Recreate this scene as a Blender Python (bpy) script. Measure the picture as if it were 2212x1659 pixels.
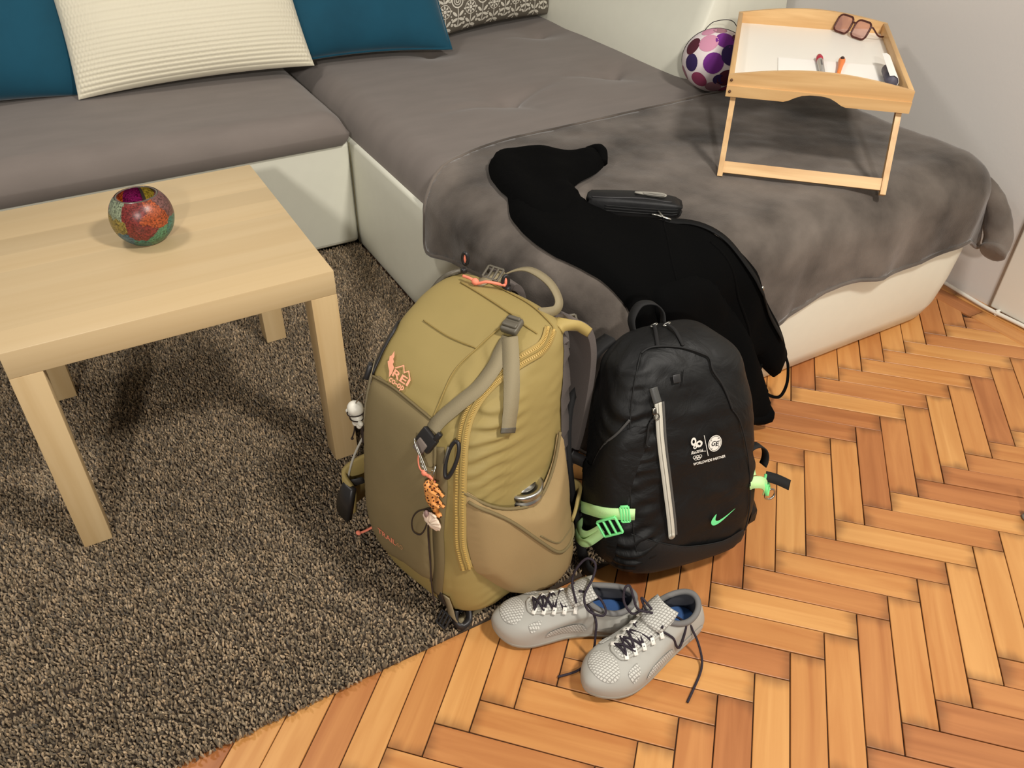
import bpy, bmesh, math, random
import numpy as np
from math import sin, cos, pi, radians, sqrt, exp, hypot, atan2
from mathutils import Vector, Matrix, noise
from mathutils.bvhtree import BVHTree
from mathutils.geometry import delaunay_2d_cdt

random.seed(7)
for o in list(bpy.data.objects):
    bpy.data.objects.remove(o, do_unlink=True)
SC = bpy.context.scene
COL = SC.collection

# ------------------------------------------------------------------ camera
cam_data = bpy.data.cameras.new('camera')
cam = bpy.data.objects.new('camera', cam_data)
COL.objects.link(cam)
cam_data.sensor_width = 36.0
cam_data.sensor_fit = 'HORIZONTAL'
cam_data.lens = 28.839
cam_data.clip_start = 0.02
RIGHT = Vector((0.86724633, -0.49767812, 0.01415271))
DOWN = Vector((-0.2943533, -0.53544709, -0.79161389))
FWD = Vector((0.40154694, 0.68235834, -0.61085772))
CAM_LOC = Vector((0.169125, -1.297316, 1.221784))
m = Matrix.Identity(4)
for i in range(3):
    m[i][0] = RIGHT[i]; m[i][1] = -DOWN[i]; m[i][2] = -FWD[i]; m[i][3] = CAM_LOC[i]
cam.matrix_world = m
SC.camera = cam

# ------------------------------------------------------------------ world, lamps, exposure
world = bpy.data.worlds.new('room_ambient')
SC.world = world
world.use_nodes = True
bg = world.node_tree.nodes['Background']
bg.inputs['Color'].default_value = (1.0, 0.95, 0.88, 1)
bg.inputs['Strength'].default_value = 0.21

def area_lamp(name, loc, target, size, power, color):
    l = bpy.data.lights.new(name, 'AREA')
    l.shape = 'DISK'; l.size = size; l.energy = power; l.color = color
    o = bpy.data.objects.new(name, l)
    COL.objects.link(o)
    o.location = loc
    d = Vector(target) - Vector(loc)
    o.rotation_euler = d.to_track_quat('-Z', 'Y').to_euler()
    return o
area_lamp('ceiling_lamp_main', (1.30, -1.55, 2.4), (0.9, 0.0, 0.0), 0.28, 46, (1.0, 0.945, 0.87))
area_lamp('ceiling_lamp_far', (-1.13, -3.6, 2.4), (0.9, 0.3, 0.0), 0.22, 78, (1.0, 0.945, 0.87))
area_lamp('ceiling_lamp_sofa', (-0.30, 0.55, 2.5), (0.3, 0.2, 0.0), 0.40, 15, (1.0, 0.945, 0.87))
SC.view_settings.view_transform = 'Standard'
SC.view_settings.look = 'None'
SC.view_settings.gamma = 1.0
SC.view_settings.use_curve_mapping = False
SC.view_settings.exposure = 0.08

# ------------------------------------------------------------------ materials
def S(r, g, b):
    f = lambda v: (v / 255 / 12.92) if v <= 10 else ((v / 255 + 0.055) / 1.055) ** 2.4
    return (f(r), f(g), f(b), 1.0)

def mat(name, col, rough=0.6, metal=0.0, spec=0.5, sheen=0.0, noise_scale=0, noise_amt=0.0, bump_scale=0, bump=0.0,
        stretch=(1, 1, 1), col2=None, detail=4.0, coat=0.0, trans=0.0, ior=1.45, bdist=0.002, bdistort=0.0):
    m = bpy.data.materials.new(name)
    m.use_nodes = True
    nt = m.node_tree; n = nt.nodes; L = nt.links
    b = n['Principled BSDF']
    b.inputs['Base Color'].default_value = col
    b.inputs['Roughness'].default_value = rough
    b.inputs['Metallic'].default_value = metal
    b.inputs['Specular IOR Level'].default_value = spec
    b.inputs['Sheen Weight'].default_value = sheen
    b.inputs['Sheen Roughness'].default_value = 0.4
    b.inputs['Coat Weight'].default_value = coat
    b.inputs['Transmission Weight'].default_value = trans
    b.inputs['IOR'].default_value = ior
    if noise_scale or bump_scale:
        tc = n.new('ShaderNodeTexCoord'); mp = n.new('ShaderNodeMapping')
        mp.inputs['Scale'].default_value = stretch
        L.new(tc.outputs['Object'], mp.inputs['Vector'])
    if noise_scale:
        nz = n.new('ShaderNodeTexNoise'); nz.inputs['Scale'].default_value = noise_scale
        nz.inputs['Detail'].default_value = detail
        L.new(mp.outputs['Vector'], nz.inputs['Vector'])
        rp = n.new('ShaderNodeValToRGB')
        c2 = col2 if col2 else tuple(v * (1 - noise_amt) for v in col[:3]) + (1,)
        rp.color_ramp.elements[0].color = c2; rp.color_ramp.elements[0].position = 0.32
        rp.color_ramp.elements[1].color = col; rp.color_ramp.elements[1].position = 0.68
        L.new(nz.outputs['Fac'], rp.inputs['Fac'])
        L.new(rp.outputs['Color'], b.inputs['Base Color'])
    if bump_scale:
        nb = n.new('ShaderNodeTexNoise'); nb.inputs['Scale'].default_value = bump_scale
        nb.inputs['Detail'].default_value = 5
        L.new(mp.outputs['Vector'], nb.inputs['Vector'])
        bp = n.new('ShaderNodeBump'); bp.inputs['Strength'].default_value = bump
        bp.inputs['Distance'].default_value = bdist
        nb.inputs['Distortion'].default_value = bdistort
        L.new(nb.outputs['Fac'], bp.inputs['Height'])
        L.new(bp.outputs['Normal'], b.inputs['Normal'])
    return m

def attr_color(m, name='tint', mix=1.0):
    """multiply the base colour by a per-face/per-point colour attribute"""
    nt = m.node_tree; n = nt.nodes; L = nt.links
    b = n['Principled BSDF']
    a = n.new('ShaderNodeAttribute'); a.attribute_name = name
    mx = n.new('ShaderNodeMix'); mx.data_type = 'RGBA'; mx.blend_type = 'MULTIPLY'
    mx.inputs[0].default_value = mix
    src = b.inputs['Base Color'].links[0].from_socket if b.inputs['Base Color'].links else None
    if src: L.new(src, mx.inputs[6])
    else: mx.inputs[6].default_value = b.inputs['Base Color'].default_value
    L.new(a.outputs['Color'], mx.inputs[7])
    L.new(mx.outputs[2], b.inputs['Base Color'])
    return m

def wood(name, light, dark, grain=(60, 2.2, 60), rough=0.45, bump=0.08, coat=0.0, per_object=0.0, worn=None, staves=None):
    """wood with grain running along local Y of the object"""
    m = bpy.data.materials.new(name); m.use_nodes = True
    nt = m.node_tree; n = nt.nodes; L = nt.links; b = n['Principled BSDF']
    b.inputs['Roughness'].default_value = rough
    b.inputs['Coat Weight'].default_value = coat
    tc = n.new('ShaderNodeTexCoord'); mp = n.new('ShaderNodeMapping')
    mp.inputs['Scale'].default_value = grain
    L.new(tc.outputs['Object'], mp.inputs['Vector'])
    vec = mp.outputs['Vector']
    if per_object:
        oi = n.new('ShaderNodeObjectInfo'); ad = n.new('ShaderNodeVectorMath'); ad.operation = 'MULTIPLY_ADD'
        cmb = n.new('ShaderNodeCombineXYZ')
        for k in range(3): L.new(oi.outputs['Random'], cmb.inputs[k])
        ad.inputs[1].default_value = (97, 53, 31)
        L.new(cmb.outputs[0], ad.inputs[0]); L.new(vec, ad.inputs[2])
        vec = ad.outputs[0]
    nz = n.new('ShaderNodeTexNoise'); nz.inputs['Scale'].default_value = 1.0
    nz.inputs['Detail'].default_value = 6; nz.inputs['Distortion'].default_value = 0.6
    L.new(vec, nz.inputs['Vector'])
    rp = n.new('ShaderNodeValToRGB')
    rp.color_ramp.elements[0].color = dark; rp.color_ramp.elements[0].position = 0.3
    rp.color_ramp.elements[1].color = light; rp.color_ramp.elements[1].position = 0.66
    L.new(nz.outputs['Fac'], rp.inputs['Fac'])
    out = rp.outputs['Color']
    if staves:      # foil printed as glued staves: one tone per strip
        sx2 = n.new('ShaderNodeSeparateXYZ'); L.new(tc.outputs['Object'], sx2.inputs[0])
        fl = n.new('ShaderNodeMath'); fl.operation = 'MULTIPLY'; fl.inputs[1].default_value = 1 / staves[1]; L.new(sx2.outputs[staves[0]], fl.inputs[0])
        f2 = n.new('ShaderNodeMath'); f2.operation = 'FLOOR'; L.new(fl.outputs[0], f2.inputs[0])
        wn = n.new('ShaderNodeTexWhiteNoise'); wn.noise_dimensions = '1D'; L.new(f2.outputs[0], wn.inputs['W'])
        mr2 = n.new('ShaderNodeMapRange'); L.new(wn.outputs['Value'], mr2.inputs[0]); mr2.inputs[3].default_value = 1 - staves[2]; mr2.inputs[4].default_value = 1.0
        mx2 = n.new('ShaderNodeMix'); mx2.data_type = 'RGBA'; mx2.blend_type = 'MULTIPLY'; mx2.inputs[0].default_value = 1.0
        L.new(out, mx2.inputs[6]); L.new(mr2.outputs[0], mx2.inputs[7]); out = mx2.outputs[2]
    if worn:
        sx = n.new('ShaderNodeSeparateXYZ'); L.new(tc.outputs['Object'], sx.inputs[0])
        ab = n.new('ShaderNodeMath'); ab.operation = 'ABSOLUTE'; L.new(sx.outputs[1], ab.inputs[0])
        n2 = n.new('ShaderNodeTexNoise'); n2.inputs['Scale'].default_value = 22; n2.inputs['Detail'].default_value = 5; L.new(vec, n2.inputs['Vector'])
        n2.inputs['Scale'].default_value = 0.7
        ad2 = n.new('ShaderNodeMath'); ad2.operation = 'MULTIPLY_ADD'; L.new(n2.outputs['Fac'], ad2.inputs[0]); ad2.inputs[1].default_value = 0.05; L.new(ab.outputs[0], ad2.inputs[2])
        mr = n.new('ShaderNodeMapRange'); mr.interpolation_type = 'SMOOTHSTEP'; L.new(ad2.outputs[0], mr.inputs[0]); mr.inputs[1].default_value = worn[0]; mr.inputs[2].default_value = worn[1]; mr.inputs[4].default_value = worn[2]
        mxw = n.new('ShaderNodeMix'); mxw.data_type = 'RGBA'; L.new(mr.outputs[0], mxw.inputs[0]); L.new(out, mxw.inputs[6]); mxw.inputs[7].default_value = S(96, 58, 30)
        out = mxw.outputs[2]
    L.new(out, b.inputs['Base Color'])
    bp = n.new('ShaderNodeBump'); bp.inputs['Strength'].default_value = bump; bp.inputs['Distance'].default_value = 0.001
    L.new(nz.outputs['Fac'], bp.inputs['Height']); L.new(bp.outputs['Normal'], b.inputs['Normal'])
    return m

# ------------------------------------------------------------------ mesh helpers
def mesh(name, vf, material, parent=None, smooth=True, shift=None):
    vs, fs = vf
    me = bpy.data.meshes.new(name)
    if shift is not None:
        vs = [Vector(v) - shift for v in vs]
    me.from_pydata([tuple(v) for v in vs], [], [tuple(f) for f in fs])
    me.validate(verbose=False)
    if material is not None: me.materials.append(material)
    o = bpy.data.objects.new(name, me)
    COL.objects.link(o)
    if smooth and len(me.polygons):
        me.polygons.foreach_set('use_smooth', [True] * len(me.polygons))
    if parent is not None: o.parent = parent
    return o

def sharp(o, ang=40):
    """smooth shading that keeps hard edges"""
    bm = bmesh.new(); bm.from_mesh(o.data)
    a = radians(ang)
    for e in bm.edges:
        if len(e.link_faces) == 2 and e.calc_face_angle(0) > a: e.smooth = False
    bm.to_mesh(o.data); bm.free()
    return o

def thing(name, label, cat, loc=(0, 0, 0), group=None, rot=None):
    o = bpy.data.objects.new(name, None)
    COL.objects.link(o)
    o.empty_display_size = 0.05
    o.location = loc
    if rot: o.rotation_euler = rot
    tag(o, label, cat, group)
    return o

def tag(o, label, cat, group=None):
    o['label'] = label; o['category'] = cat
    if group: o['group'] = group
    return o

def struct(o, label=None):
    o['kind'] = 'structure'
    if label: o['label'] = label
    return o

class MB:
    def __init__(s): s.v = []; s.f = []
    def add(s, vf, M=None):
        k = len(s.v)
        s.v += [(M @ Vector(v)) if M is not None else Vector(v) for v in vf[0]]
        s.f += [tuple(i + k for i in f) for f in vf[1]]
        return s
    @property
    def vf(s): return (s.v, s.f)

def xf(vf, M): return ([M @ Vector(v) for v in vf[0]], vf[1])

def box(c, s, bev=0.0, seg=2):
    bm = bmesh.new()
    bmesh.ops.create_cube(bm, size=1.0)
    for v in bm.verts:
        v.co = Vector((v.co.x * s[0] + c[0], v.co.y * s[1] + c[1], v.co.z * s[2] + c[2]))
    if bev > 0:
        bmesh.ops.bevel(bm, geom=list(bm.edges), offset=bev, segments=seg, profile=0.5, affect='EDGES')
    vs = [v.co.copy() for v in bm.verts]
    for i, v in enumerate(bm.verts): v.index = i
    fs = [[v.index for v in f.verts] for f in bm.faces]
    bm.free()
    return vs, fs

def catmull(pts, n=8, closed=False):
    P = [Vector(p) for p in pts]
    if len(P) < 3 and not closed:
        return [P[0].lerp(P[-1], i / n) for i in range(n + 1)]
    out = []
    N = len(P)
    rng = range(N if closed else N - 1)
    for i in rng:
        if closed: a, b, c, d = P[i - 1], P[i], P[(i + 1) % N], P[(i + 2) % N]
        else: a, b, c, d = P[max(i - 1, 0)], P[i], P[i + 1], P[min(i + 2, N - 1)]
        for k in range(n):
            t = k / n
            out.append(0.5 * ((2 * b) + (c - a) * t + (2 * a - 5 * b + 4 * c - d) * t * t + (3 * b - a - 3 * c + d) * t ** 3))
    if not closed: out.append(P[-1])
    return out

def tangents(P, closed=False):
    N = len(P); T = []
    for i in range(N):
        if closed: d = P[(i + 1) % N] - P[i - 1]
        else: d = P[min(i + 1, N - 1)] - P[max(i - 1, 0)]
        T.append(d.normalized() if d.length > 1e-9 else Vector((0, 0, 1)))
    return T

def tube(P, r, n=8, closed=False, cap=True):
    P = [Vector(p) for p in P]
    T = tangents(P, closed)
    up = Vector((0, 0, 1)) if abs(T[0].z) < 0.9 else Vector((1, 0, 0))
    nrm = (up - T[0] * up.dot(T[0])).normalized()
    vs = []; fs = []
    for i, p in enumerate(P):
        nrm = (nrm - T[i] * nrm.dot(T[i]))
        nrm = nrm.normalized() if nrm.length > 1e-6 else T[i].orthogonal().normalized()
        bi = T[i].cross(nrm)
        rr = r[i] if isinstance(r, (list, tuple)) else r
        for k in range(n):
            a = 2 * pi * k / n
            vs.append(p + nrm * cos(a) * rr + bi * sin(a) * rr)
    M = len(P)
    for i in range(M if closed else M - 1):
        j = (i + 1) % M
        for k in range(n):
            k2 = (k + 1) % n
            fs.append((i * n + k, i * n + k2, j * n + k2, j * n + k))
    if cap and not closed:
        fs.append(tuple(range(n - 1, -1, -1)))
        fs.append(tuple(range((M - 1) * n, M * n)))
    return vs, fs

def ribbon(P, N, w, t, closed=False):
    """flat strap: centre line P, surface normals N, width w, thickness t"""
    P = [Vector(p) for p in P]; T = tangents(P, closed)
    vs = []; fs = []
    for i, p in enumerate(P):
        nn = Vector(N[i]) if isinstance(N, (list, tuple)) and not isinstance(N, Vector) else Vector(N)
        nn = (nn - T[i] * nn.dot(T[i]))
        nn = nn.normalized() if nn.length > 1e-6 else T[i].orthogonal().normalized()
        b = T[i].cross(nn)
        ww = (w[i] if isinstance(w, (list, tuple)) else w) / 2
        vs += [p - b * ww, p + b * ww, p + b * ww + nn * t, p - b * ww + nn * t]
    M = len(P)
    for i in range(M if closed else M - 1):
        j = (i + 1) % M
        for k in range(4):
            k2 = (k + 1) % 4
            fs.append((i * 4 + k, i * 4 + k2, j * 4 + k2, j * 4 + k))
    if not closed:
        fs.append((3, 2, 1, 0)); e = (M - 1) * 4; fs.append((e, e + 1, e + 2, e + 3))
    return vs, fs

def loft(rings, closed_ring=True, cap0=True, cap1=True):
    vs = [Vector(p) for r in rings for p in r]
    n = len(rings[0]); fs = []
    for i in range(len(rings) - 1):
        for k in range(n if closed_ring else n - 1):
            k2 = (k + 1) % n
            fs.append((i * n + k, i * n + k2, (i + 1) * n + k2, (i + 1) * n + k))
    if cap0: fs.append(tuple(range(n - 1, -1, -1)))
    if cap1: fs.append(tuple(range((len(rings) - 1) * n, len(rings) * n)))
    return vs, fs

def lathe(prof, n=32):
    rings = [[(r * cos(2 * pi * k / n), r * sin(2 * pi * k / n), z) for k in range(n)] for r, z in prof]
    return loft(rings)

def ellipsoid(c, r, nu=20, nv=12):
    rings = []
    for j in range(nv + 1):
        a = -pi / 2 + pi * j / nv
        rr = max(cos(a), 1e-3)
        rings.append([(c[0] + r[0] * rr * cos(2 * pi * k / nu), c[1] + r[1] * rr * sin(2 * pi * k / nu), c[2] + r[2] * sin(a)) for k in range(nu)])
    return loft(rings)

def prism(poly, d0, d1, plane='xz'):
    """extrude a 2D outline; plane xz extrudes along y, xy along z, yz along x"""
    def m3(p, d):
        return {'xz': (p[0], d, p[1]), 'xy': (p[0], p[1], d), 'yz': (d, p[0], p[1])}[plane]
    n = len(poly)
    vs = [m3(p, d0) for p in poly] + [m3(p, d1) for p in poly]
    fs = [tuple(range(n)), tuple(range(2 * n - 1, n - 1, -1))]
    for i in range(n):
        j = (i + 1) % n
        fs.append((i, i + n, j + n, j))
    return vs, fs

def smooth2d(poly, n=6, closed=True):
    return [(p.x, p.y) for p in catmull([(a, b, 0) for a, b in poly], n, closed)]

def poly_dist(pts, poly):
    """numpy distance of each point to the outline of poly and inside test"""
    P = np.asarray(pts, float); Q = np.asarray(poly, float)
    A = Q; B = np.roll(Q, -1, 0)
    d2 = np.full(len(P), 1e9); ins = np.zeros(len(P), bool)
    for a, b in zip(A, B):
        ab = b - a; t = np.clip(((P - a) @ ab) / max(ab @ ab, 1e-12), 0, 1)
        q = a + t[:, None] * ab
        d2 = np.minimum(d2, ((P - q) ** 2).sum(1))
        c = ((a[1] > P[:, 1]) != (b[1] > P[:, 1]))
        with np.errstate(divide='ignore', invalid='ignore'):
            xx = (b[0] - a[0]) * (P[:, 1] - a[1]) / (b[1] - a[1] + 1e-15) + a[0]
        ins ^= (c & (P[:, 0] < xx))
    return np.sqrt(d2), ins

def fill2d(poly, res):
    """triangulated filled outline with interior points; returns verts2d, faces, distance to the outline"""
    poly = [tuple(p) for p in poly]
    out = []
    N = len(poly)
    for i in range(N):
        a = np.array(poly[i]); b = np.array(poly[(i + 1) % N])
        k = max(1, int(np.linalg.norm(b - a) / res))
        for j in range(k): out.append(tuple(a + (b - a) * j / k))
    Q = np.array(out)
    x0, y0 = Q.min(0); x1, y1 = Q.max(0)
    gx = np.arange(x0, x1, res); gy = np.arange(y0, y1, res * 0.87)
    pts = []
    for j, yy in enumerate(gy):
        for xx in gx: pts.append((xx + (res / 2 if j % 2 else 0), yy))
    if pts:
        d, ins = poly_dist(pts, Q)
        inner = [p for p, dd, ii in zip(pts, d, ins) if ii and dd > res * 0.55]
    else: inner = []
    allp = [Vector(p) for p in out] + [Vector(p) for p in inner]
    edges = [(i, (i + 1) % len(out)) for i in range(len(out))]
    r = delaunay_2d_cdt(allp, edges, [list(range(len(out)))], 1, 1e-7)
    V = [(v.x, v.y) for v in r[0]]; F = [tuple(f) for f in r[2]]
    D, _ = poly_dist(V, Q) if V else ([], None)
    return V, F, D

def puff(poly, res, fn, thick, edge, base=0.0008):
    """cushion-like sheet over surface fn(x, y, offset): thick in the middle, falling to the surface at the outline"""
    V, F, D = fill2d(poly, res)
    vs = []
    for (x, y), d in zip(V, D):
        k = min(d / edge, 1.0)
        vs.append(fn(x, y, base + thick * sqrt(max(0, 1 - (1 - k) ** 2))))
    return vs, F

class Skin:
    """closest-point and projection helper on a built surface"""
    def __init__(s, vf):
        s.bvh = BVHTree.FromPolygons([Vector(v) for v in vf[0]], [list(f) for f in vf[1]])
    def snap(s, p, off=0.0):
        loc, nrm, i, d = s.bvh.find_nearest(Vector(p))
        return loc + nrm * off, nrm
    def cast(s, o, d, off=0.0):
        loc, nrm, i, t = s.bvh.ray_cast(Vector(o), Vector(d))
        if loc is None: return s.snap(o, off)
        return loc + nrm * off, nrm
    def path(s, pts, n=6, off=0.0, closed=False):
        P = catmull(pts, n, closed)
        A = [s.snap(p, off) for p in P]
        Q = [a[0] for a in A]; N = [a[1] for a in A]
        for _ in range(2):
            N = [(N[max(i - 1, 0)] + N[i] * 2 + N[min(i + 1, len(N) - 1)]).normalized() for i in range(len(N))]
        return Q, N
    def strap(s, pts, w, t, n=6, off=0.0):
        Q, N = s.path(pts, n, off)
        return ribbon(Q, N, w, t)
    def cord(s, pts, r, n=6, off=0.0, sides=6):
        Q, N = s.path(pts, n, off)
        return tube(Q, r, sides)

def text_mesh(body, size=1.0, bold=False):
    cu = bpy.data.curves.new('lettering', 'FONT')
    cu.body = body; cu.size = size; cu.align_x = 'LEFT'
    if bold: cu.offset = 0.022 * size
    cu.resolution_u = 3
    o = bpy.data.objects.new('lettering_tmp', cu)
    COL.objects.link(o)
    bpy.context.view_layer.update()
    dg = bpy.context.evaluated_depsgraph_get()
    me = o.evaluated_get(dg).to_mesh()
    V = [(v.co.x, v.co.y) for v in me.vertices]; F = [tuple(p.vertices) for p in me.polygons]
    o.evaluated_get(dg).to_mesh_clear()
    bpy.data.objects.remove(o, do_unlink=True); bpy.data.curves.remove(cu)
    return V, F

def pt_attr(o, cols, name='tint'):
    a = o.data.color_attributes.new(name, 'FLOAT_COLOR', 'POINT')
    flat = np.ones((len(o.data.vertices), 4), np.float32); flat[:, :cols.shape[1]] = cols
    a.data.foreach_set('color', flat.ravel())
# ------------------------------------------------------------------ floor: herringbone parquet
M_FLOOR = mat('floor_grout', S(62, 38, 20), 0.8)
floor = struct(mesh('floor', box((0.6, 0.2, -0.029), (5.6, 5.2, 0.05)), M_FLOOR, smooth=False),
               'herringbone parquet floor of warm orange-brown wooden planks')
PLK = [wood('parquet_oak_%d' % i, S(*a), S(*b), grain=(46, 3.0, 46), rough=0.40, bump=0.10, per_object=1.0, worn=(.130, .162, .62))
       for i, (a, b) in enumerate([((205, 146, 84), (186, 122, 64)), ((194, 132, 76), (172, 108, 58)), ((212, 156, 92), (194, 134, 72)),
                                   ((182, 118, 68), (156, 94, 50)), ((198, 138, 78), (178, 114, 60))])]
LP, WP = 0.2588, 0.0576
def plank_mesh(L, W, k):
    vf = box((0, 0, -0.004), (W - 0.0020, L - 0.0020, 0.016), 0.0008, 1)
    me = bpy.data.meshes.new('plank')
    me.from_pydata([tuple(v) for v in vf[0]], [], vf[1])
    me.materials.append(PLK[k])
    return me
PM = [plank_mesh(LP, WP, k) for k in range(len(PLK))]
def put_plank(cx, cy, ang, me, up=0):
    o = bpy.data.objects.new('plank', me)
    COL.objects.link(o); o.parent = floor
    o.location = (cx, cy, -0.0045 + up + random.uniform(-0.0007, 0.0007))
    o.rotation_euler = (0, 0, ang + random.uniform(-0.002, 0.002))
rows = 0.1830; step = 0.08145
x0, y0 = 1.0782, -0.6355
def in_view(x, y):
    d = Vector((x, y, 0)) - CAM_LOC
    z = d.dot(FWD)
    if z < 0.1: return False
    u = 1106 + 1772 * d.dot(RIGHT) / z; v = 829.5 + 1772 * d.dot(DOWN) / z
    return -260 < u < 2480 and 300 < v < 1920
h = 1 / sqrt(2)
for j in range(-6, 5):
    for k in range(-24, 26):
        if j % 2 == 0:      # runs from back left to front right
            tx, ty = x0 + step * k, y0 - rows * j
            ax, ay = h, -h; wx, wy = -h, -h
        else:               # runs from back right to front left
            tx, ty = x0 + rows + step * k, y0 - rows * j
            ax, ay = -h, -h; wx, wy = h, -h
        cx = tx + ax * LP / 2 + wx * WP / 2; cy = ty + ay * LP / 2 + wy * WP / 2
        if cx > 2.31: continue
        if not in_view(cx, cy): continue
        if cx < 0.80 and cy > -0.36: continue          # under the rug
        if 1.05 < cx < 1.95 and cy > -0.06: continue          # under the chaise
        if cx > 1.9 and cy > 0.06: continue
        put_plank(cx, cy, atan2(ay, ax) - pi / 2, random.choice(PM))
for i in range(3):
    put_plank(2.235 + 0.029, -0.15 - 0.2588 * i, 0, PM[(i * 2 + 3) % 5], .0016)
    put_plank(2.235 + 0.029 + 0.0576, -0.05 - 0.2588 * i, 0, PM[(i * 2) % 5], .0016)

# ------------------------------------------------------------------ walls
M_WALL = mat('wall_paint', S(212, 208, 203), 0.85, bump_scale=140, bump=0.12)
M_PANEL = mat('white_wall_panel', S(226, 222, 210), 0.6, bump_scale=60, bump=0.05)
struct(mesh('wall_right', box((2.38, 0.2, 1.25), (0.10, 5.2, 2.5)), M_WALL, smooth=False), 'plain grey-white wall to the right of the sofa')
struct(mesh('wall_back', box((0.6, 2.85, 1.25), (5.6, 0.10, 2.5)), M_WALL, smooth=False), 'plain grey-white wall behind the sofa')
struct(mesh('trim_1', box((2.322, -1.29, 1.15), (0.016, 2.02, 2.28), 0.004), M_PANEL, smooth=False), 'lighter painted panel on the right wall beyond the sofa')
cab = [(2.318, 0.05, .012), (2.312, -0.12, .012), (2.305, -0.22, .010), (2.300, -0.29, .010), (2.306, -0.40, .010), (2.301, -0.55, .010), (2.304, -0.8, .010), (2.300, -1.2, .010)]
cb = thing('wall_cable', 'thin white cable running along the foot of the right wall', 'cable', (2.30, -0.3, 0))
M_CAB = mat('white_plastic', S(228, 224, 212), 0.4)
mesh('cable', tube(catmull(cab, 6), 0.0055, 8), M_CAB, cb, shift=Vector((2.30, -0.3, 0)))
for y in (-0.31, -0.47):
    mesh('cable_clip', box((2.305, y, .010), (0.016, 0.008, 0.016), 0.002), M_CAB, cb, shift=Vector((2.30, -0.3, 0)))

# ------------------------------------------------------------------ rug
M_RUGB = mat('rug_backing', S(58, 48, 38), 0.95)
rug = thing('rug', 'dark brown speckled shaggy rug under the coffee table', 'rug', (-0.2, 0.2, 0))
rg = mesh('backing', box((-0.2, 0.2, 0.004), (2.2, 1.42, 0.007), 0.003), M_RUGB, rug, shift=Vector((-0.2, 0.2, 0)))
M_PILE = attr_color(mat('rug_pile', S(144, 127, 105), 0.9, spec=0.2, sheen=0.2))
rs = np.random.RandomState(3)
def pile():
    sp = 0.0046
    X, Y = np.meshgrid(np.arange(-0.78, 0.905, sp), np.arange(-0.512, 0.905, sp))
    X = X.ravel(); Y = Y.ravel()
    X = X + rs.uniform(-.5, .5, X.size) * sp; Y = Y + rs.uniform(-.5, .5, Y.size) * sp
    Y = Y + 0.018 * (X - 0.3) * (Y < -0.3)
    # keep what the camera can plausibly see (a margin around the frame)
    d = np.stack([X, Y, np.zeros_like(X)], 1) - np.array(CAM_LOC)
    z = d @ np.array(FWD); u = 1106 + 1772 * (d @ np.array(RIGHT)) / z; v = 829.5 + 1772 * (d @ np.array(DOWN)) / z
    k = (z > .1) & (u > -420) & (u < 2300) & (v < 2050) & (v > 300)
    X = X[k]; Y = Y[k]; n = X.size
    hgt = rs.uniform(.009, .0155, n); r = rs.uniform(.0019, .0031, n)
    tx = rs.normal(0, .0032, n); ty = rs.normal(0, .0032, n); a0 = rs.uniform(0, 6.28, n)
    V = np.zeros((n, 7, 3), np.float32)
    for i in range(3):
        a = a0 + i * 2.0944
        V[:, i, 0] = X + np.cos(a) * r * .8; V[:, i, 1] = Y + np.sin(a) * r * .8; V[:, i, 2] = .005
        V[:, 3 + i, 0] = X + np.cos(a) * r + tx * .6; V[:, 3 + i, 1] = Y + np.sin(a) * r + ty * .6; V[:, 3 + i, 2] = .004 + hgt * .7
    V[:, 6, 0] = X + tx; V[:, 6, 1] = Y + ty; V[:, 6, 2] = .004 + hgt
    F = []
    base = np.arange(n)[:, None] * 7
    for i in range(3):
        j = (i + 1) % 3
        F.append(base + np.array([[i, j, 3 + j]])); F.append(base + np.array([[i, 3 + j, 3 + i]])); F.append(base + np.array([[3 + i, 3 + j, 6]]))
    F = np.concatenate(F, 0).astype(np.int32)
    me = bpy.data.meshes.new('pile')
    me.vertices.add(n * 7); me.vertices.foreach_set('co', (V.reshape(-1, 3) - np.array([-.2, .2, 0], np.float32)).astype(np.float32).ravel())
    me.loops.add(F.size); me.loops.foreach_set('vertex_index', F.ravel())
    me.polygons.add(len(F)); me.polygons.foreach_set('loop_start', np.arange(0, F.size, 3, dtype=np.int32))
    me.update(calc_edges=True); me.validate()
    me.materials.append(M_PILE)
    o = bpy.data.objects.new('pile', me); COL.objects.link(o); o.parent = rug; o['kind'] = 'stuff'
    g = np.where(rs.rand(n) < .5, rs.uniform(.38, .70, n), rs.uniform(.75, 1.55, n))
    g = np.where(rs.rand(n) < .05, g * 1.35, g)
    warm = rs.uniform(-.05, .05, n)
    c = np.stack([g * (1.02 + warm), g, g * (.95 - warm)], 1)
    pt_attr(o, np.repeat(c, 7, 0).astype(np.float32))
pile()
# ------------------------------------------------------------------ corner sofa
M_LEA = mat('cream_leather', S(228, 227, 211), 0.42, spec=0.45, noise_scale=30, noise_amt=0.02, bump_scale=220, bump=0.06)
M_SEAT = mat('grey_microfibre', S(127, 118, 112), 0.9, spec=0.2, sheen=0.2, noise_scale=7, noise_amt=0.10, bump_scale=320, bump=0.10, stretch=(1, 3, 1))
M_BLACKGAP = mat('dark_seam', S(40, 36, 30), 0.9)
ZS = 0.425      # seat height
sofa = thing('corner_sofa', 'cream leather corner sofa with grey seats and a chaise on the right', 'sofa', (0.9, 0.9, 0))
SH = Vector((0.9, 0.9, 0))
mesh('base', box((-0.097, 1.30, 0.180), (2.006, 0.815, 0.318), 0.014, 3), M_LEA, sofa, shift=SH, smooth=False)
def super_round(x, a, e=2.5):
    return max(0.0, 1 - abs(x / a) ** e)

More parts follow.
